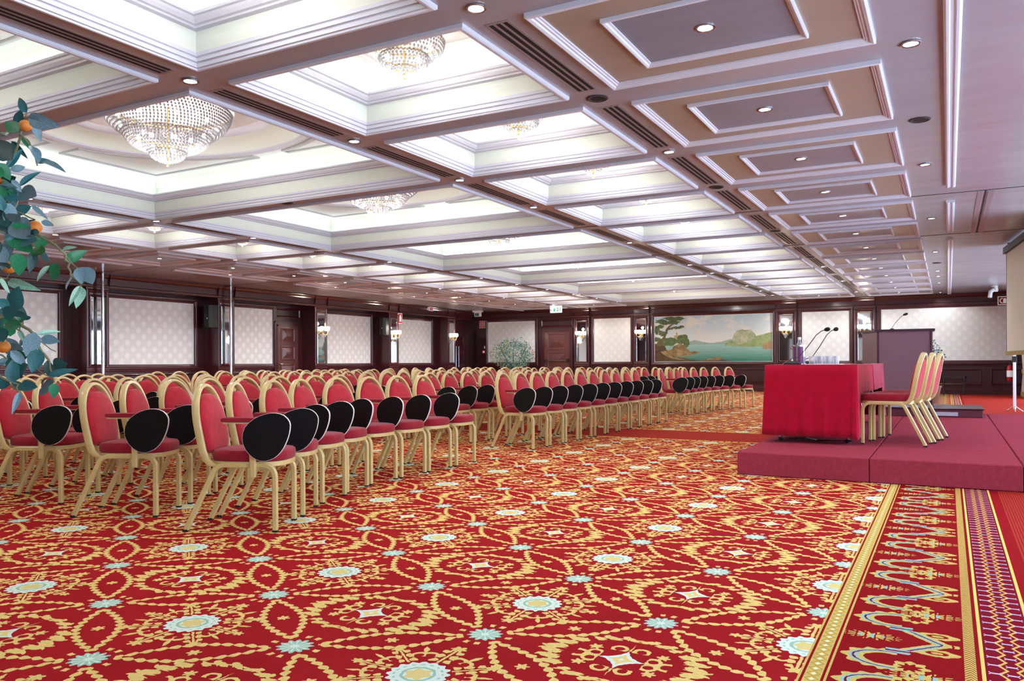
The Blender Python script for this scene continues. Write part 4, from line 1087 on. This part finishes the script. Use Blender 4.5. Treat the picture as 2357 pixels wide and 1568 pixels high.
# ---- conference table under two cloths
TZ = 1.0; TX0, TX1, TY0, TY1 = -1.66, -.80, 8.50, 12.0
tb = thing('conference_table', 'long conference table with chrome legs hidden under red cloths', 'table', ((TX0+TX1)/2, (TY0+TY1)/2, SZ))
hx, hy = (TX1-TX0)/2, (TY1-TY0)/2
B().cbox(-hx, hx, -hy, hy, TZ-SZ-.035, TZ-SZ-.005).obj('tabletop', 'platform_wood', tb)
for sx in (-1, 1):
    for y_ in (-hy+.25, -.12, .12, hy-.25):
        l = B().lathe([(.0, 0), (.024, 0), (.024, .03), (.014, .035)], 10, mi=1).lathe([(.014, .035), (.014, TZ-SZ-.036)], 10).obj('leg', ['chrome', 'rubber'], tb, True); l.location = (sx*(hx-.1), y_, 0)
def drape(path, zt, zb, amp, folds, name, m, parent=None, seed=1, flare=.010):
    """cloth skirt hanging below a path (list of (x, y, nx, ny)), with vertical folds"""
    r_ = random.Random(seed); n = len(path); rows = 9; v = []
    for j in range(rows+1):
        t = j/rows
        for i, (x, y, nx_, ny_, zb_) in enumerate(path):
            u = i/n*folds*2*pi
            cr = abs(nx_*ny_)*2; a = amp*t*(sin(u) + .5*sin(2.3*u+1.1) + .3*sin(.7*u+2)) + flare*t + cr*.022*t
            v.append((x+nx_*a, y+ny_*a, zt + (zb_-zt)*t - (0 if j else 0)))
    f = [(j*n+i, j*n+i+1, (j+1)*n+i+1, (j+1)*n+i) for j in range(rows) for i in range(n-1)]
    return v, f
def edge_path(pts, n):
    """sample polyline with outward normals; pts = (x, y, nx, ny, zb)"""
    out = []
    for i in range(len(pts)-1):
        a, c = pts[i], pts[i+1]
        for k in range(n[i]):
            t = k/n[i]; out.append(tuple(a[d]+(c[d]-a[d])*t for d in range(5)))
    out.append(pts[-1]); return out
# cloth over the near half: end drop to just above the stage
zt = TZ+.006; e_ = .02
yc = TY0 + 1.75
def cloth(name, m, label, y_a, y_b, end_near, zlong, zend, zside_left, seed, amp):
    b = B()
    b.box(TX0-.012, TX1+.012, y_a, y_b, TZ-.004, zt)
    pts = []
    if end_near:
        P = [(TX0-.014, y_b, -1, 0, zside_left), (TX0-.014, y_a+.03, -1, 0, zside_left), (TX0-.01, y_a-.0, -.7, -.7, zend-.0), (TX0+.04, y_a-.014, 0, -1, zend), (TX1-.04, y_a-.014, 0, -1, zend), (TX1+.01, y_a, .7, -.7, zend-.02), (TX1+.014, y_a+.03, 1, 0, zend), (TX1+.014, y_a+.34, 1, 0, zend+.02), (TX1+.014, y_a+.36, 1, 0, zlong), (TX1+.014, y_b, 1, 0, zlong)]
        N = [26, 6, 3, 34, 6, 3, 10, 2, 30]
    else:
        P = [(TX1+.018, y_a, 1, 0, zlong), (TX1+.018, y_b-.42, 1, 0, zlong+.0), (TX1+.018, y_b-.40, 1, 0, zend), (TX1+.018, y_b-.02, 1, 0, zend), (TX1+.012, y_b+.012, .7, .7, zend), (TX1-.03, y_b+.016, 0, 1, zend), (TX0+.03, y_b+.016, 0, 1, zend), (TX0-.012, y_b+.01, -.7, .7, zend), (TX0-.016, y_b-.04, -1, 0, zend), (TX0-.016, y_a, -1, 0, zend)]
        N = [44, 2, 12, 4, 4, 20, 4, 4, 40]
    path = edge_path(P, N)
    v, f = drape(path, zt-.002, 0, amp, len(path)/7.0, name, m, seed=seed)
    b.add(v, f)
    o = b.obj(name, m, None, True)
    so = o.modifiers.new('thick', 'SOLIDIFY'); so.thickness = .004; so.offset = 1
    tag(o, label, 'tablecloth', 'red tablecloths'); return o
cloth('tablecloth', 'cloth_red', 'bright red cloth hanging over the near end of the table', TY0, yc, True, .70, .285, .30, 2, .010)
cloth('tablecloth', 'cloth_rose', 'pleated rose-red cloth covering the far half of the table', yc-.02, TY1, False, .70, .30, .30, 5, .014)
# power cables under the near end
c_ = B()
for k in range(3): c_.tube([(-1.60+.05*k, 8.62, SZ+.006), (-1.45+.08*k, 8.56+.03*k, SZ+.05), (-1.2, 8.7+.05*k, SZ+.012), (-.95+.05*k, 8.66, SZ+.03), (-.9, 8.8, SZ+.006)], ngon(.004, 5))
tag(c_.obj('power_cable', 'black_plastic'), 'thin black cables trailing under the red-clothed table', 'cable')

# ---- things on the table
def microphone(x, y, hx_, hy_, hz, label):
    t = thing('gooseneck_microphone', label, 'microphone', (x, y, zt), 0, 'table microphones')
    B().prism([(-.075, -.055), (.09, -.05), (.1, .0), (.09, .05), (-.075, .055), (-.09, 0)], .0, .018).loops([[(p*.95, q*.95, .018) for p, q in [(-.075, -.055), (.09, -.05), (.1, .0), (.09, .05), (-.075, .055), (-.09, 0)]], [(p*.55, q*.6, .04) for p, q in [(-.075, -.055), (.09, -.05), (.1, .0), (.09, .05), (-.075, .055), (-.09, 0)]]]).obj('base', 'black_plastic', t)
    P = [(-.02, 0, .035), (-.01, 0, .06), (hx_*.2, hy_*.2, hz*.22), (hx_*.45, hy_*.45, hz*.52), (hx_*.68, hy_*.68, hz*.84), (hx_*.82, hy_*.82, hz*.95), (hx_*.92, hy_*.92, hz*.985)]
    B().tube(P, ngon(.0045, 6)).obj('gooseneck', 'black_plastic', t, True)
    dx, dy, dz = hx_*.16, hy_*.16, hz*.03
    q = [(hx_*.9+dx*k, hy_*.9+dy*k, hz*.98+dz*k) for k in (0, .15, .4, .7, .9, 1.)]
    B().tube(q, ngon(1, 10), scale=[.010, .017, .022, .022, .015, .004]).obj('windscreen', 'foam', t, True)
microphone(-1.455, 8.80, .36, .02, .37, 'black gooseneck microphone on table, nearer of two')
microphone(-1.37, 9.22, .31, .02, .385, 'black gooseneck microphone on table, farther of two')
t = thing('bottle_cooler', 'purple and silver bottle cooler on the red table', 'bottle cooler', (-1.41, 9.02, zt))
B().lathe([(.0, .002), (.062, .002), (.062, .195), (.058, .2), (.056, .195), (.056, .01), (0, .01)], 20).obj('body', 'purple', t, True)
B().lathe([(.0625, .0), (.065, .002), (.065, .012), (.0625, .014)], 20).obj('base_band', 'silver', t, True); B().lathe([(.058, .19), (.067, .195), (.067, .212), (.058, .214), (.056, .2)], 20).obj('rim', 'silver', t, True)
for a in (-.25, .95): B().box(-.011, .011, -.0655, -.058, .012, .195).obj('silver_stripe', 'silver', t).rotation_euler = (0, 0, a)
B().tube([(-.06, -.0, .2), (-.085, 0, .2), (-.09, 0, .185), (-.085, 0, .17), (-.062, 0, .17)], ngon(.006, 6)).obj('handle', 'silver', t, True)
t = thing('water_bottle', 'clear water bottle with white cap standing in the cooler', 'bottle', (-1.41, 9.02, zt+.012))
B().lathe([(0, 0), (.034, .002), (.036, .02), (.036, .17), (.03, .2), (.016, .235), (.014, .262), (.0, .262)], 16).obj('body', 'clear', t, True)
B().lathe([(.0, .258), (.017, .258), (.018, .262), (.018, .285), (.0, .287)], 14).obj('cap', 'bottle_cap', t, True)
tr_ = tag(B().cbox(-1.34, -.98, 8.90, 9.22, zt+.0005, zt+.008, .003).obj('serving_tray', 'paper'), 'flat white tray under the upturned glasses', 'tray')
glass_me = B().lathe([(.0, .012), (.028, .013), (.03, .02), (.033, .082), (.035, .083), (.0345, .078), (.031, .0), (.0, .0)], 14).mesh('drinking_glass', 'clear', True)
for n, (dx, dy) in enumerate(((-1.275, 8.97), (-1.195, 8.96), (-1.115, 8.97), (-1.04, 8.98), (-1.23, 9.06), (-1.15, 9.07), (-1.07, 9.07))):
    o = link('drinking_glass', glass_me); o.location = (dx, dy, zt+.0085)
    tag(o, 'clear tumbler on the white tray, %s row, %s from left' % (('near', ORD[n+1]) if n < 4 else ('rear', ORD[n-3])), 'glass', 'tumblers on the tray')
for n, yy_ in enumerate((9.5, 10.2, 11.1)):
    o = B().cbox(-.95, -.87, yy_, yy_+.14, zt+.001, zt+.008, .002).obj('notepad', 'black_plastic'); tag(o, 'flat dark item lying on rose-red cloth, %s from camera' % ORD[n+1], 'notepad', 'flat items on the table')

# ---- three chairs on the stage facing the table
for n in range(3):
    chair(-.50 + .068*n, 8.86 + .412*n, pi - .11 + (.02 if n == 1 else 0), 'red gold-framed armless chair on the stage, %s from the camera' % ORD[n+1], 'stage chairs', arm=False, z=SZ)

# ---- lectern on its step
st_ = thing('lectern_step', 'low dark wooden step under the lectern with silver plate', 'step', (-.3, 13.9, SZ))
B().cbox(-.62, .735, -.58, .55, .001, .112, .006).obj('body', 'platform_wood', st_); B().cbox(-.64, .755, -.60, .57, .112, .13, .006).obj('tread', 'lectern_top', st_)
B().box(.12, .42, -.588, -.58, .02, .075).obj('silver_plate', 'label_silver', st_)
lc = thing('lectern', 'tall wooden lectern with dark top beside the red table', 'lectern', (-.59, 13.5, SZ+.131))
plan = [(-.385, 0.), (.385, 0.), (.36, .5), (-.63, .5)]
LH = 1.52-SZ-.131-.03
def scaled(P, k, c=(-.05, .2)): return [(c[0]+(x-c[0])*k, c[1]+(y-c[1])*k) for x, y in P]
B().prism(plan, .03, LH).obj('body', 'lectern_wood', lc)
B().prism(scaled(plan, .985), .0, .03).obj('plinth', 'label_silver', lc)
B().prism(scaled(plan, 1.07), LH, LH+.035).obj('top', 'lectern_top', lc)
B().prism([(-.37, -.012), (-.35, -.012), (-.35, 0), (-.37, 0)], .03, LH).prism([(.35, -.012), (.37, -.012), (.37, 0), (.35, 0)], .03, LH).obj('edge_trim', 'lectern_top', lc)
m_ = thing('lectern_microphone', 'black gooseneck microphone rising from the lectern top', 'microphone', (-.765, 13.62, SZ+.131+LH+.0352))
B().lathe([(0, 0), (.03, 0), (.03, .012), (.01, .02), (0, .02)], 12).obj('base', 'black_plastic', m_, True)
B().tube([(0, 0, .015), (.02, 0, .06), (.07, .01, .13), (.13, .02, .2), (.165, .03, .225)], ngon(.004, 6)).obj('gooseneck', 'black_plastic', m_, True)
B().tube([(.155, .03, .218), (.165, .03, .224), (.185, .035, .233), (.21, .04, .24), (.222, .04, .243)], ngon(1, 10), scale=[.008, .015, .02, .018, .004]).obj('windscreen', 'foam', m_, True)
pp_ = tag(B().box(-.7, -.42, 13.66, 13.86, SZ+.131+LH+.0355, SZ+.131+LH+.05).obj('paper_stack', 'paper'), 'white papers lying on the lectern top', 'papers')

# ---- projection screen, white stand, curtain, extinguisher, stool
sa = .09
def SCT(u, w_, z): return (.91 + u*sin(sa) + w_*cos(sa), 16.6 - u*cos(sa) + w_*sin(sa), z)
ps = thing('projection_screen', 'large pull-down projection screen hanging beside the stage', 'projection screen', (0, 0, 0))
B(SCT).box(0, 3.6, -.003, .003, 1.20, 2.93).obj('canvas', 'screen_white', ps)
B(SCT).box(-.03, 3.63, -.05, .06, 2.93, 3.04).obj('case', 'screen_case', ps)
for u in (.2, 3.4): B(SCT).box(u-.02, u+.02, -.01, .01, 3.04, ZC-.001).obj('bracket', 'screen_case', ps)
B(SCT).box(-.0, .03, -.006, .006, 1.2, 2.93).obj('border', 'screen_case', ps)
b = B(SCT)
b.box(-.02, 3.62, -.02, .02, 1.13, 1.20).obj('bottom_bar', 'curtain_gold', ps)
wp = thing('white_stand', 'slim white metal stand with small splayed feet behind the screen', 'stand', (1.165, 18.9, 0))
B().tube([(0, 0, .06), (0, 0, 1.30)], rrect(.028, .02, .3), (1, 0, 0)).obj('post', 'white_paint', wp)
B().cbox(-.04, .04, -.03, .03, 1.0, 1.12).obj('clamp', 'black_plastic', wp)
for a in (.5, 2.6, 4.7): B().tube([(0, 0, .12), (.10*cos(a), .10*sin(a), .05), (.17*cos(a), .17*sin(a), .008)], ngon(.009, 6)).obj('foot', 'steel', wp)
cu = B(); n = 60; rows = 16; v = []
for j in range(rows+1):
    z = .06 + (2.95-.06)*j/rows; pinch = 1 - .45*math.exp(-((z-.75)/.35)**2)
    for i in range(n+1):
        u = i/n; v.append((1.86 + .06*sin(u*2*pi*7)*(1-.3*j/rows), 25.9 + (u-.5)*1.5*pinch - .25*(1-pinch), z))
cu.add(v, [(j*(n+1)+i, j*(n+1)+i+1, (j+1)*(n+1)+i+1, (j+1)*(n+1)+i) for j in range(rows) for i in range(n)])
ct = cu.obj('curtain', 'curtain_beige', None, True); tag(ct, 'beige gathered curtain with gold tie beside the white stand', 'curtain')
cb = B(); cb.add([(1.845+.06*sin(i/n*2*pi*7), 25.9+(i/n-.5)*1.5*.99, z) for z in (.02, .16) for i in range(n+1)], [(i, i+1, n+2+i, n+1+i) for i in range(n)]); cb.obj('fringe', 'curtain_gold', ct, True)
B().tube([(1.78, 25.34, .72), (1.77, 25.62, .70), (1.78, 25.95, .74)], rrect(.05, .015), (0, 0, 1)).obj('tieback', 'curtain_gold', ct, True)
B().tube([(1.88, 24.9, 2.97), (1.88, 26.9, 2.97)], ngon(.02, 8)).obj('curtain_rod', 'brass', ct, True)
fe = thing('fire_extinguisher', 'red fire extinguisher on the back wall beside the curtain', 'fire extinguisher', (1.60, 27.86, .42))
B().lathe([(0, 0), (.075, .005), (.08, .03), (.08, .40), (.06, .45), (.025, .47), (.025, .5), (0, .5)], 16).obj('cylinder', 'red_paint', fe, True)
B().lathe([(.0805, .12), (.0815, .13), (.0815, .30), (.0805, .31)], 16).obj('label_band', 'sign_white', fe, True)
B().cbox(-.025, .025, -.09, .03, .5, .55).obj('valve', 'black_plastic', fe); B().tube([(0, -.03, .52), (-.12, -.04, .50), (-.15, -.03, .36), (-.1, -.02, .1)], ngon(.012, 6)).obj('hose', 'black_plastic', fe, True)
so_ = thing('wooden_stool', 'low dark wooden stool with turned legs by the back wall', 'stool', (.13, 27.40, 0))
B().prism([(-.34, -.14), (-.30, -.19), (.30, -.19), (.34, -.14), (.34, .14), (.30, .19), (-.30, .19), (-.34, .14)], .50, .57).obj('seat', 'stool_wood', so_)
for sx in (-1, 1):
    for sy in (-1, 1):
        B().lathe([(.02, 0), (.026, .06), (.018, .12), (.03, .25), (.02, .36), (.03, .44), (.026, .5)], 10).obj('leg', 'stool_wood', so_, True).location = (sx*.26, sy*.13, 0)
B().box(-.26, .26, -.012, .012, .07, .1).obj('stretcher', 'stool_wood', so_)

# ------------------------------------------------------------------ plants
def leaf_me(name, m, w_, curl, fold):
    """unit-length leaf along +x, facing +z, folded along the midrib and curved"""
    b = B(); n = 7; v = []
    for i in range(n+1):
        t = i/n; hw = w_*(sin(pi*min(1, t**.8))**.75)*(1-.25*t) if 0 < t < 1 else .004
        z = curl*(t*t) ; dz = fold*hw
        v += [(t*(1-.12*abs(curl)), -hw, z+dz), (t*(1-.12*abs(curl)), 0, z), (t*(1-.12*abs(curl)), hw, z+dz)]
    f = [(3*i+k, 3*i+k+1, 3*i+k+4, 3*i+k+3) for i in range(n) for k in (0, 1)]
    b.add(v, f); return b.mesh(name, m, True)
LV = {}
for c_ in ('green', 'teal', 'grey', 'light', 'dark'):
    LV[c_] = [leaf_me('leaf', 'leaf_'+c_, .25, -.18, .35), leaf_me('leaf', 'leaf_'+c_, .34, .12, .25), leaf_me('leaf', 'leaf_'+c_, .15, -.25, .5)]
rl = random.Random(21)
tx_, ty_ = -2.67, 1.16
ot = thing('orange_tree', 'leafy potted orange tree with small oranges at the left edge', 'orange tree', (tx_, ty_, 0))
base = Vector((tx_, ty_, 0))
B().lathe([(0, 0), (.15, 0), (.2, .3), (.215, .3), (.215, .34), (.19, .34), (.185, .3), (0, .3)], 24).obj('pot', 'terracotta', ot, True)
B().lathe([(0, .315), (.184, .3)], 20).obj('soil', 'soil', ot)
trunk = B().tube([(0, 0, .3), (.02, .01, .6), (.05, .03, .9), (.1, .04, 1.2), (.14, .06, 1.55), (.17, .08, 1.85)], ngon(1, 8), scale=[.022, .019, .017, .014, .011, .006]).obj('trunk', 'bark', ot, True)
def cp(x, y): return (x/2.0923, 200 + y/2.0923)
def P3(x, y, d): return at_depth(*cp(x, y), d) - base
LF = [  # crop pixels base -> tip, colour, shape
 (130,125,85,50,'teal',0),(85,195,112,115,'teal',1),(92,215,38,178,'green',1),(135,152,258,184,'grey',0),(150,165,203,258,'grey',0),(30,235,-8,205,'green',0),(60,352,-12,272,'dark',1),
 (55,262,120,332,'dark',2),(30,392,106,300,'teal',2),(102,242,155,300,'green',0),(150,285,192,350,'grey',0),(170,362,243,352,'teal',0),(198,364,300,375,'grey',2),(95,480,182,396,'teal',2),
 (-6,365,42,448,'green',1),(56,448,104,504,'grey',0),(92,508,186,536,'grey',1),(150,572,228,628,'grey',2),(18,560,76,645,'grey',1),(66,606,148,578,'teal',1),(198,648,256,672,'grey',1),
 (68,645,152,738,'grey',1),(52,706,158,796,'green',1),(216,718,174,786,'green',1),(160,795,146,886,'dark',0),(188,786,226,846,'dark',1),(308,838,414,790,'green',0),(272,848,262,924,'green',1),
 (300,785,352,765,'light',2),(238,862,168,928,'light',2),(388,870,444,958,'grey',1),(372,872,396,944,'grey',1),(366,902,302,962,'grey',0),(386,958,334,1042,'light',2),(392,962,372,1052,'light',0),
 (36,938,154,966,'light',2),(-6,925,34,992,'light',1),(0,1070,132,1115,'teal',1),(18,1138,104,1112,'green',0),(178,1192,286,1170,'light',2),(196,1212,284,1230,'grey',1),(170,1182,126,1288,'grey',1),
 (188,1262,158,1368,'teal',1),(58,1308,143,1300,'green',1),(74,1312,52,1402,'green',1),(136,1336,78,1408,'teal',0),(256,1352,336,1334,'teal',1),(234,1392,350,1358,'teal',2),(226,1318,242,1400,'dark',0),
 (94,1438,182,1448,'teal',1),(260,1418,204,1484,'grey',1),(262,1428,256,1498,'green',1),(-4,1158,12,1234,'dark',1),(-6,1398,14,1458,'dark',1),(95,1470,64,1562,'grey',2),(86,800,88,908,'green',1),
 (-4,760,14,874,'grey',1),(60,470,100,520,'teal',0),(20,480,-10,540,'green',1),(10,620,60,690,'teal',1),(-6,660,40,720,'dark',1),(60,560,20,640,'teal',0),(110,640,60,720,'teal',1),(30,700,-6,640,'dark',1),
 (90,720,150,690,'teal',0),(200,760,160,830,'green',0),(30,280,-10,330,'teal',1),(60,290,20,350,'green',1),(20,820,-10,760,'green',1),(120,1200,90,1260,'grey',2),(90,1170,120,1230,'light',2),(30,1100,60,1170,'green',1),
 (-2,1020,40,1070,'teal',1),(240,1400,190,1415,'dark',2),(150,1110,110,1120,'teal',0),(190,700,130,720,'dark',1),(95,690,150,650,'dark',0),(20,580,80,560,'grey',0),(5,520,60,500,'light',2),(40,640,100,610,'grey',1)]
for k in range(46):      # fuller inner crown along the picture edge
    x_ = rl.uniform(-30, 120)*rl.uniform(.3, 1); y_ = rl.choice([rl.uniform(240, 900), rl.uniform(520, 760), rl.uniform(1050, 1460)]); a_ = rl.uniform(0, 2*pi); l_ = rl.uniform(70, 105)
    LF.append((x_, y_, x_+l_*cos(a_), y_+l_*sin(a_), rl.choice(['green', 'teal', 'grey', 'dark', 'teal']), rl.choice([0, 1, 1])))
tips = []
for n, (x0, y0, x1, y1, c_, sh) in enumerate(LF):
    d0 = 2.22 + rl.uniform(-.14, .16); d1 = d0 + rl.uniform(-.035, .035)
    a, c2 = P3(x0, y0, d0), P3(x1, y1, d1)
    ax = c2 - a; L = ax.length*1.08; ax.normalize()
    view = (a + base - Vector((0, 0, CAM_Z))).normalized()
    nrm = (-view + Vector((rl.uniform(-.5, .5), rl.uniform(-.5, .5), rl.uniform(.0, .7))))
    nrm = (nrm - ax*nrm.dot(ax)).normalized(); by = nrm.cross(ax)
    M = Matrix(((ax.x*L, by.x*L, nrm.x*L, a.x), (ax.y*L, by.y*L, nrm.y*L, a.y), (ax.z*L, by.z*L, nrm.z*L, a.z), (0, 0, 0, 1)))
    link('leaf', LV[c_][sh], ot, M); tips.append(a)
om = B().ball((0, 0, 0), 1., 16, 10, sz=.94).mesh('orange', 'orange_peel', True)
for x, y, r in ((122, 187, 28), (8, 453, 20), (168, 676, 32), (44, 868, 31), (16, 1252, 31)):
    c_ = P3(x, y, 2.2); o = link('orange', om, ot, Matrix.Translation(c_) @ Matrix.Scale(r/2.0923/F_PX*2.2*1.03, 4))
BRN = [([(-40, 470), (20, 420), (100, 235), (170, 300), (180, 380)], .005), ([(100, 235), (122, 160), (130, 125)], .003), ([(-30, 640), (60, 650), (190, 720), (300, 790), (330, 850), (345, 905), (390, 960)], .0055),
       ([(300, 790), (350, 860), (440, 880), (462, 870)], .003), ([(-40, 1100), (60, 1110), (150, 1170), (200, 1270), (240, 1330), (262, 1425)], .006), ([(200, 1230), (270, 1275)], .002), ([(-30, 1380), (80, 1435), (95, 1480)], .004),
       ([(-40, 560), (40, 560), (70, 600), (170, 640)], .004), ([(-20, 900), (36, 930), (44, 900)], .003), ([(-20, 1290), (60, 1306), (140, 1345), (235, 1395)], .003), ([(60, 600), (110, 510), (150, 520)], .003), ([(20, 1150), (90, 1170), (110, 1130)], .003), ([(-30, 830), (30, 780), (60, 705)], .004)]
for pts, r in BRN:
    P = [P3(x, y, 2.2 + .02*sin(i*1.7)) for i, (x, y) in enumerate(pts)]
    Q = []
    for i in range(len(P)-1):
        for k in range(3): Q.append(P[i].lerp(P[i+1], k/3) + Vector((rl.uniform(-.004, .004), rl.uniform(-.004, .004), rl.uniform(-.004, .004))))
    Q.append(P[-1])
    if pts[0][0] < 0:      # run on to the trunk
        z = Q[0].z - .06; z = max(.6, min(1.8, z)); Q.insert(0, Vector((.02 + .13*(z-.6)/1.2, .01 + .06*(z-.6)/1.2, z)))
    B().tube(Q, ngon(1, 6), scale=[max(.0016, r*(1-.65*i/len(Q))) for i in range(len(Q))]).obj('branch', 'twig', ot, True)
for k in range(12):        # boughs on the hidden side
    a = rl.uniform(1.6, 5.6); z = rl.uniform(.9, 1.75); r0 = Vector((.02+.13*(z-.6)/1.2, .01+.06*(z-.6)/1.2, z)); e1 = r0 + Vector((.36*cos(a), .36*sin(a), rl.uniform(0, .18)))
    q = e1 + base; dep = -q.x*sin(YAW)+q.y*cos(YAW)
    if CX + F_PX*(q.x*cos(YAW)+q.y*sin(YAW))/max(.1, dep) > -40: continue
    B().tube([r0, r0.lerp(e1, .5)+Vector((0, 0, .03)), e1], ngon(1, 6), scale=[.007, .005, .002]).obj('branch', 'twig', ot, True)
for n in range(520):       # the rest of the crown, out of the picture to the left
    a = rl.uniform(0, 2*pi); u = rl.uniform(-1, 1); rr = rl.uniform(.3, 1)**.5; w_ = sqrt(1-u*u)
    p = Vector((.13 + .40*rr*w_*cos(a), .06 + .40*rr*w_*sin(a), 1.40 + .55*rr*u))
    q = p + base; dep = -q.x*sin(YAW)+q.y*cos(YAW); px = CX + F_PX*(q.x*cos(YAW)+q.y*sin(YAW))/max(.1, dep)
    if px > -75: continue
    ax = Vector((cos(a)+rl.uniform(-.6, .6), sin(a)+rl.uniform(-.6, .6), rl.uniform(-.6, .5))).normalized(); L = rl.uniform(.06, .09)
    nrm = Vector((rl.uniform(-.5, .5), rl.uniform(-.5, .5), 1)); nrm = (nrm-ax*nrm.dot(ax)).normalized(); by = nrm.cross(ax)
    link('leaf', LV[rl.choice(['green', 'teal', 'dark'])][rl.randint(0, 1)], ot, Matrix(((ax.x*L, by.x*L, nrm.x*L, p.x), (ax.y*L, by.y*L, nrm.y*L, p.y), (ax.z*L, by.z*L, nrm.z*L, p.z), (0, 0, 0, 1))))

def far_plant(name, label, loc, crown, n, cols_, fruit, seed):
    r_ = random.Random(seed)
    t = thing(name, label, 'potted plant', loc)
    B().lathe([(0, 0), (.2, 0), (.26, .38), (.28, .38), (.28, .43), (.25, .43), (.24, .38), (0, .38)], 20).obj('pot', 'terracotta', t, True)
    cz, rx, rz_ = crown
    tb_ = B()
    for k in range(6):
        a = k*1.05; tb_.tube([(0, 0, .36), (.05*cos(a), .05*sin(a), .7), (rx*.5*cos(a), rx*.5*sin(a), cz), (rx*.75*cos(a), rx*.75*sin(a), cz+rz_*.6)], ngon(1, 5), scale=[.02, .016, .01, .004])
    tb_.obj('stems', 'bark', t, True)
    fb = B()
    for k in range(n):
        a = r_.uniform(0, 2*pi); u = r_.uniform(-1, 1); q = r_.uniform(.35, 1.0)**.6
        q *= 1 + .22*sin(3*a+seed)*cos(2.2*u) 
        w_ = sqrt(max(0, 1-u*u)); p = Vector((rx*q*w_*cos(a), rx*q*w_*sin(a), cz+rz_*q*u))
        ax = Vector((r_.uniform(-1, 1), r_.uniform(-1, 1), r_.uniform(-.7, .6))).normalized(); nr = ax.cross(Vector((r_.uniform(-1, 1), r_.uniform(-1, 1), r_.uniform(-1, 1)))).normalized()
        L = r_.uniform(.05, .085); W_ = L*.26; md = p + ax*L*.5
        sd = nr.cross(ax)*W_
        fb.add([tuple(p), tuple(md+sd+nr*.01), tuple(p+ax*L), tuple(md-sd+nr*.01)], [(0, 1, 2, 3)], r_.randint(0, len(cols_)-1))
    stuff(fb.obj('foliage', cols_, t))
    for k in range(fruit):
        a = r_.uniform(0, 2*pi); u = r_.uniform(-.9, .8); w_ = sqrt(1-u*u)*.95
        link('orange', om, t, Matrix.Translation((rx*w_*cos(a), rx*w_*sin(a), cz+rz_*u*.95)) @ Matrix.Scale(.024, 4))
far_plant('orange_bush', 'bushy potted orange tree with small fruit before back cloth panel', (-14.6, 26.7, 0), (1.32, .82, .66), 2600, ['leaf_green', 'leaf_light', 'leaf_light', 'leaf_grey', 'leaf_teal'], 26, 4)
far_plant('leafy_plant', 'dark leafy potted plant partly hidden behind the lectern', (-.42, 22.0, 0), (1.05, .32, .5), 600, ['leaf_dark', 'leaf_teal', 'leaf_dark', 'leaf_grey'], 0, 9)
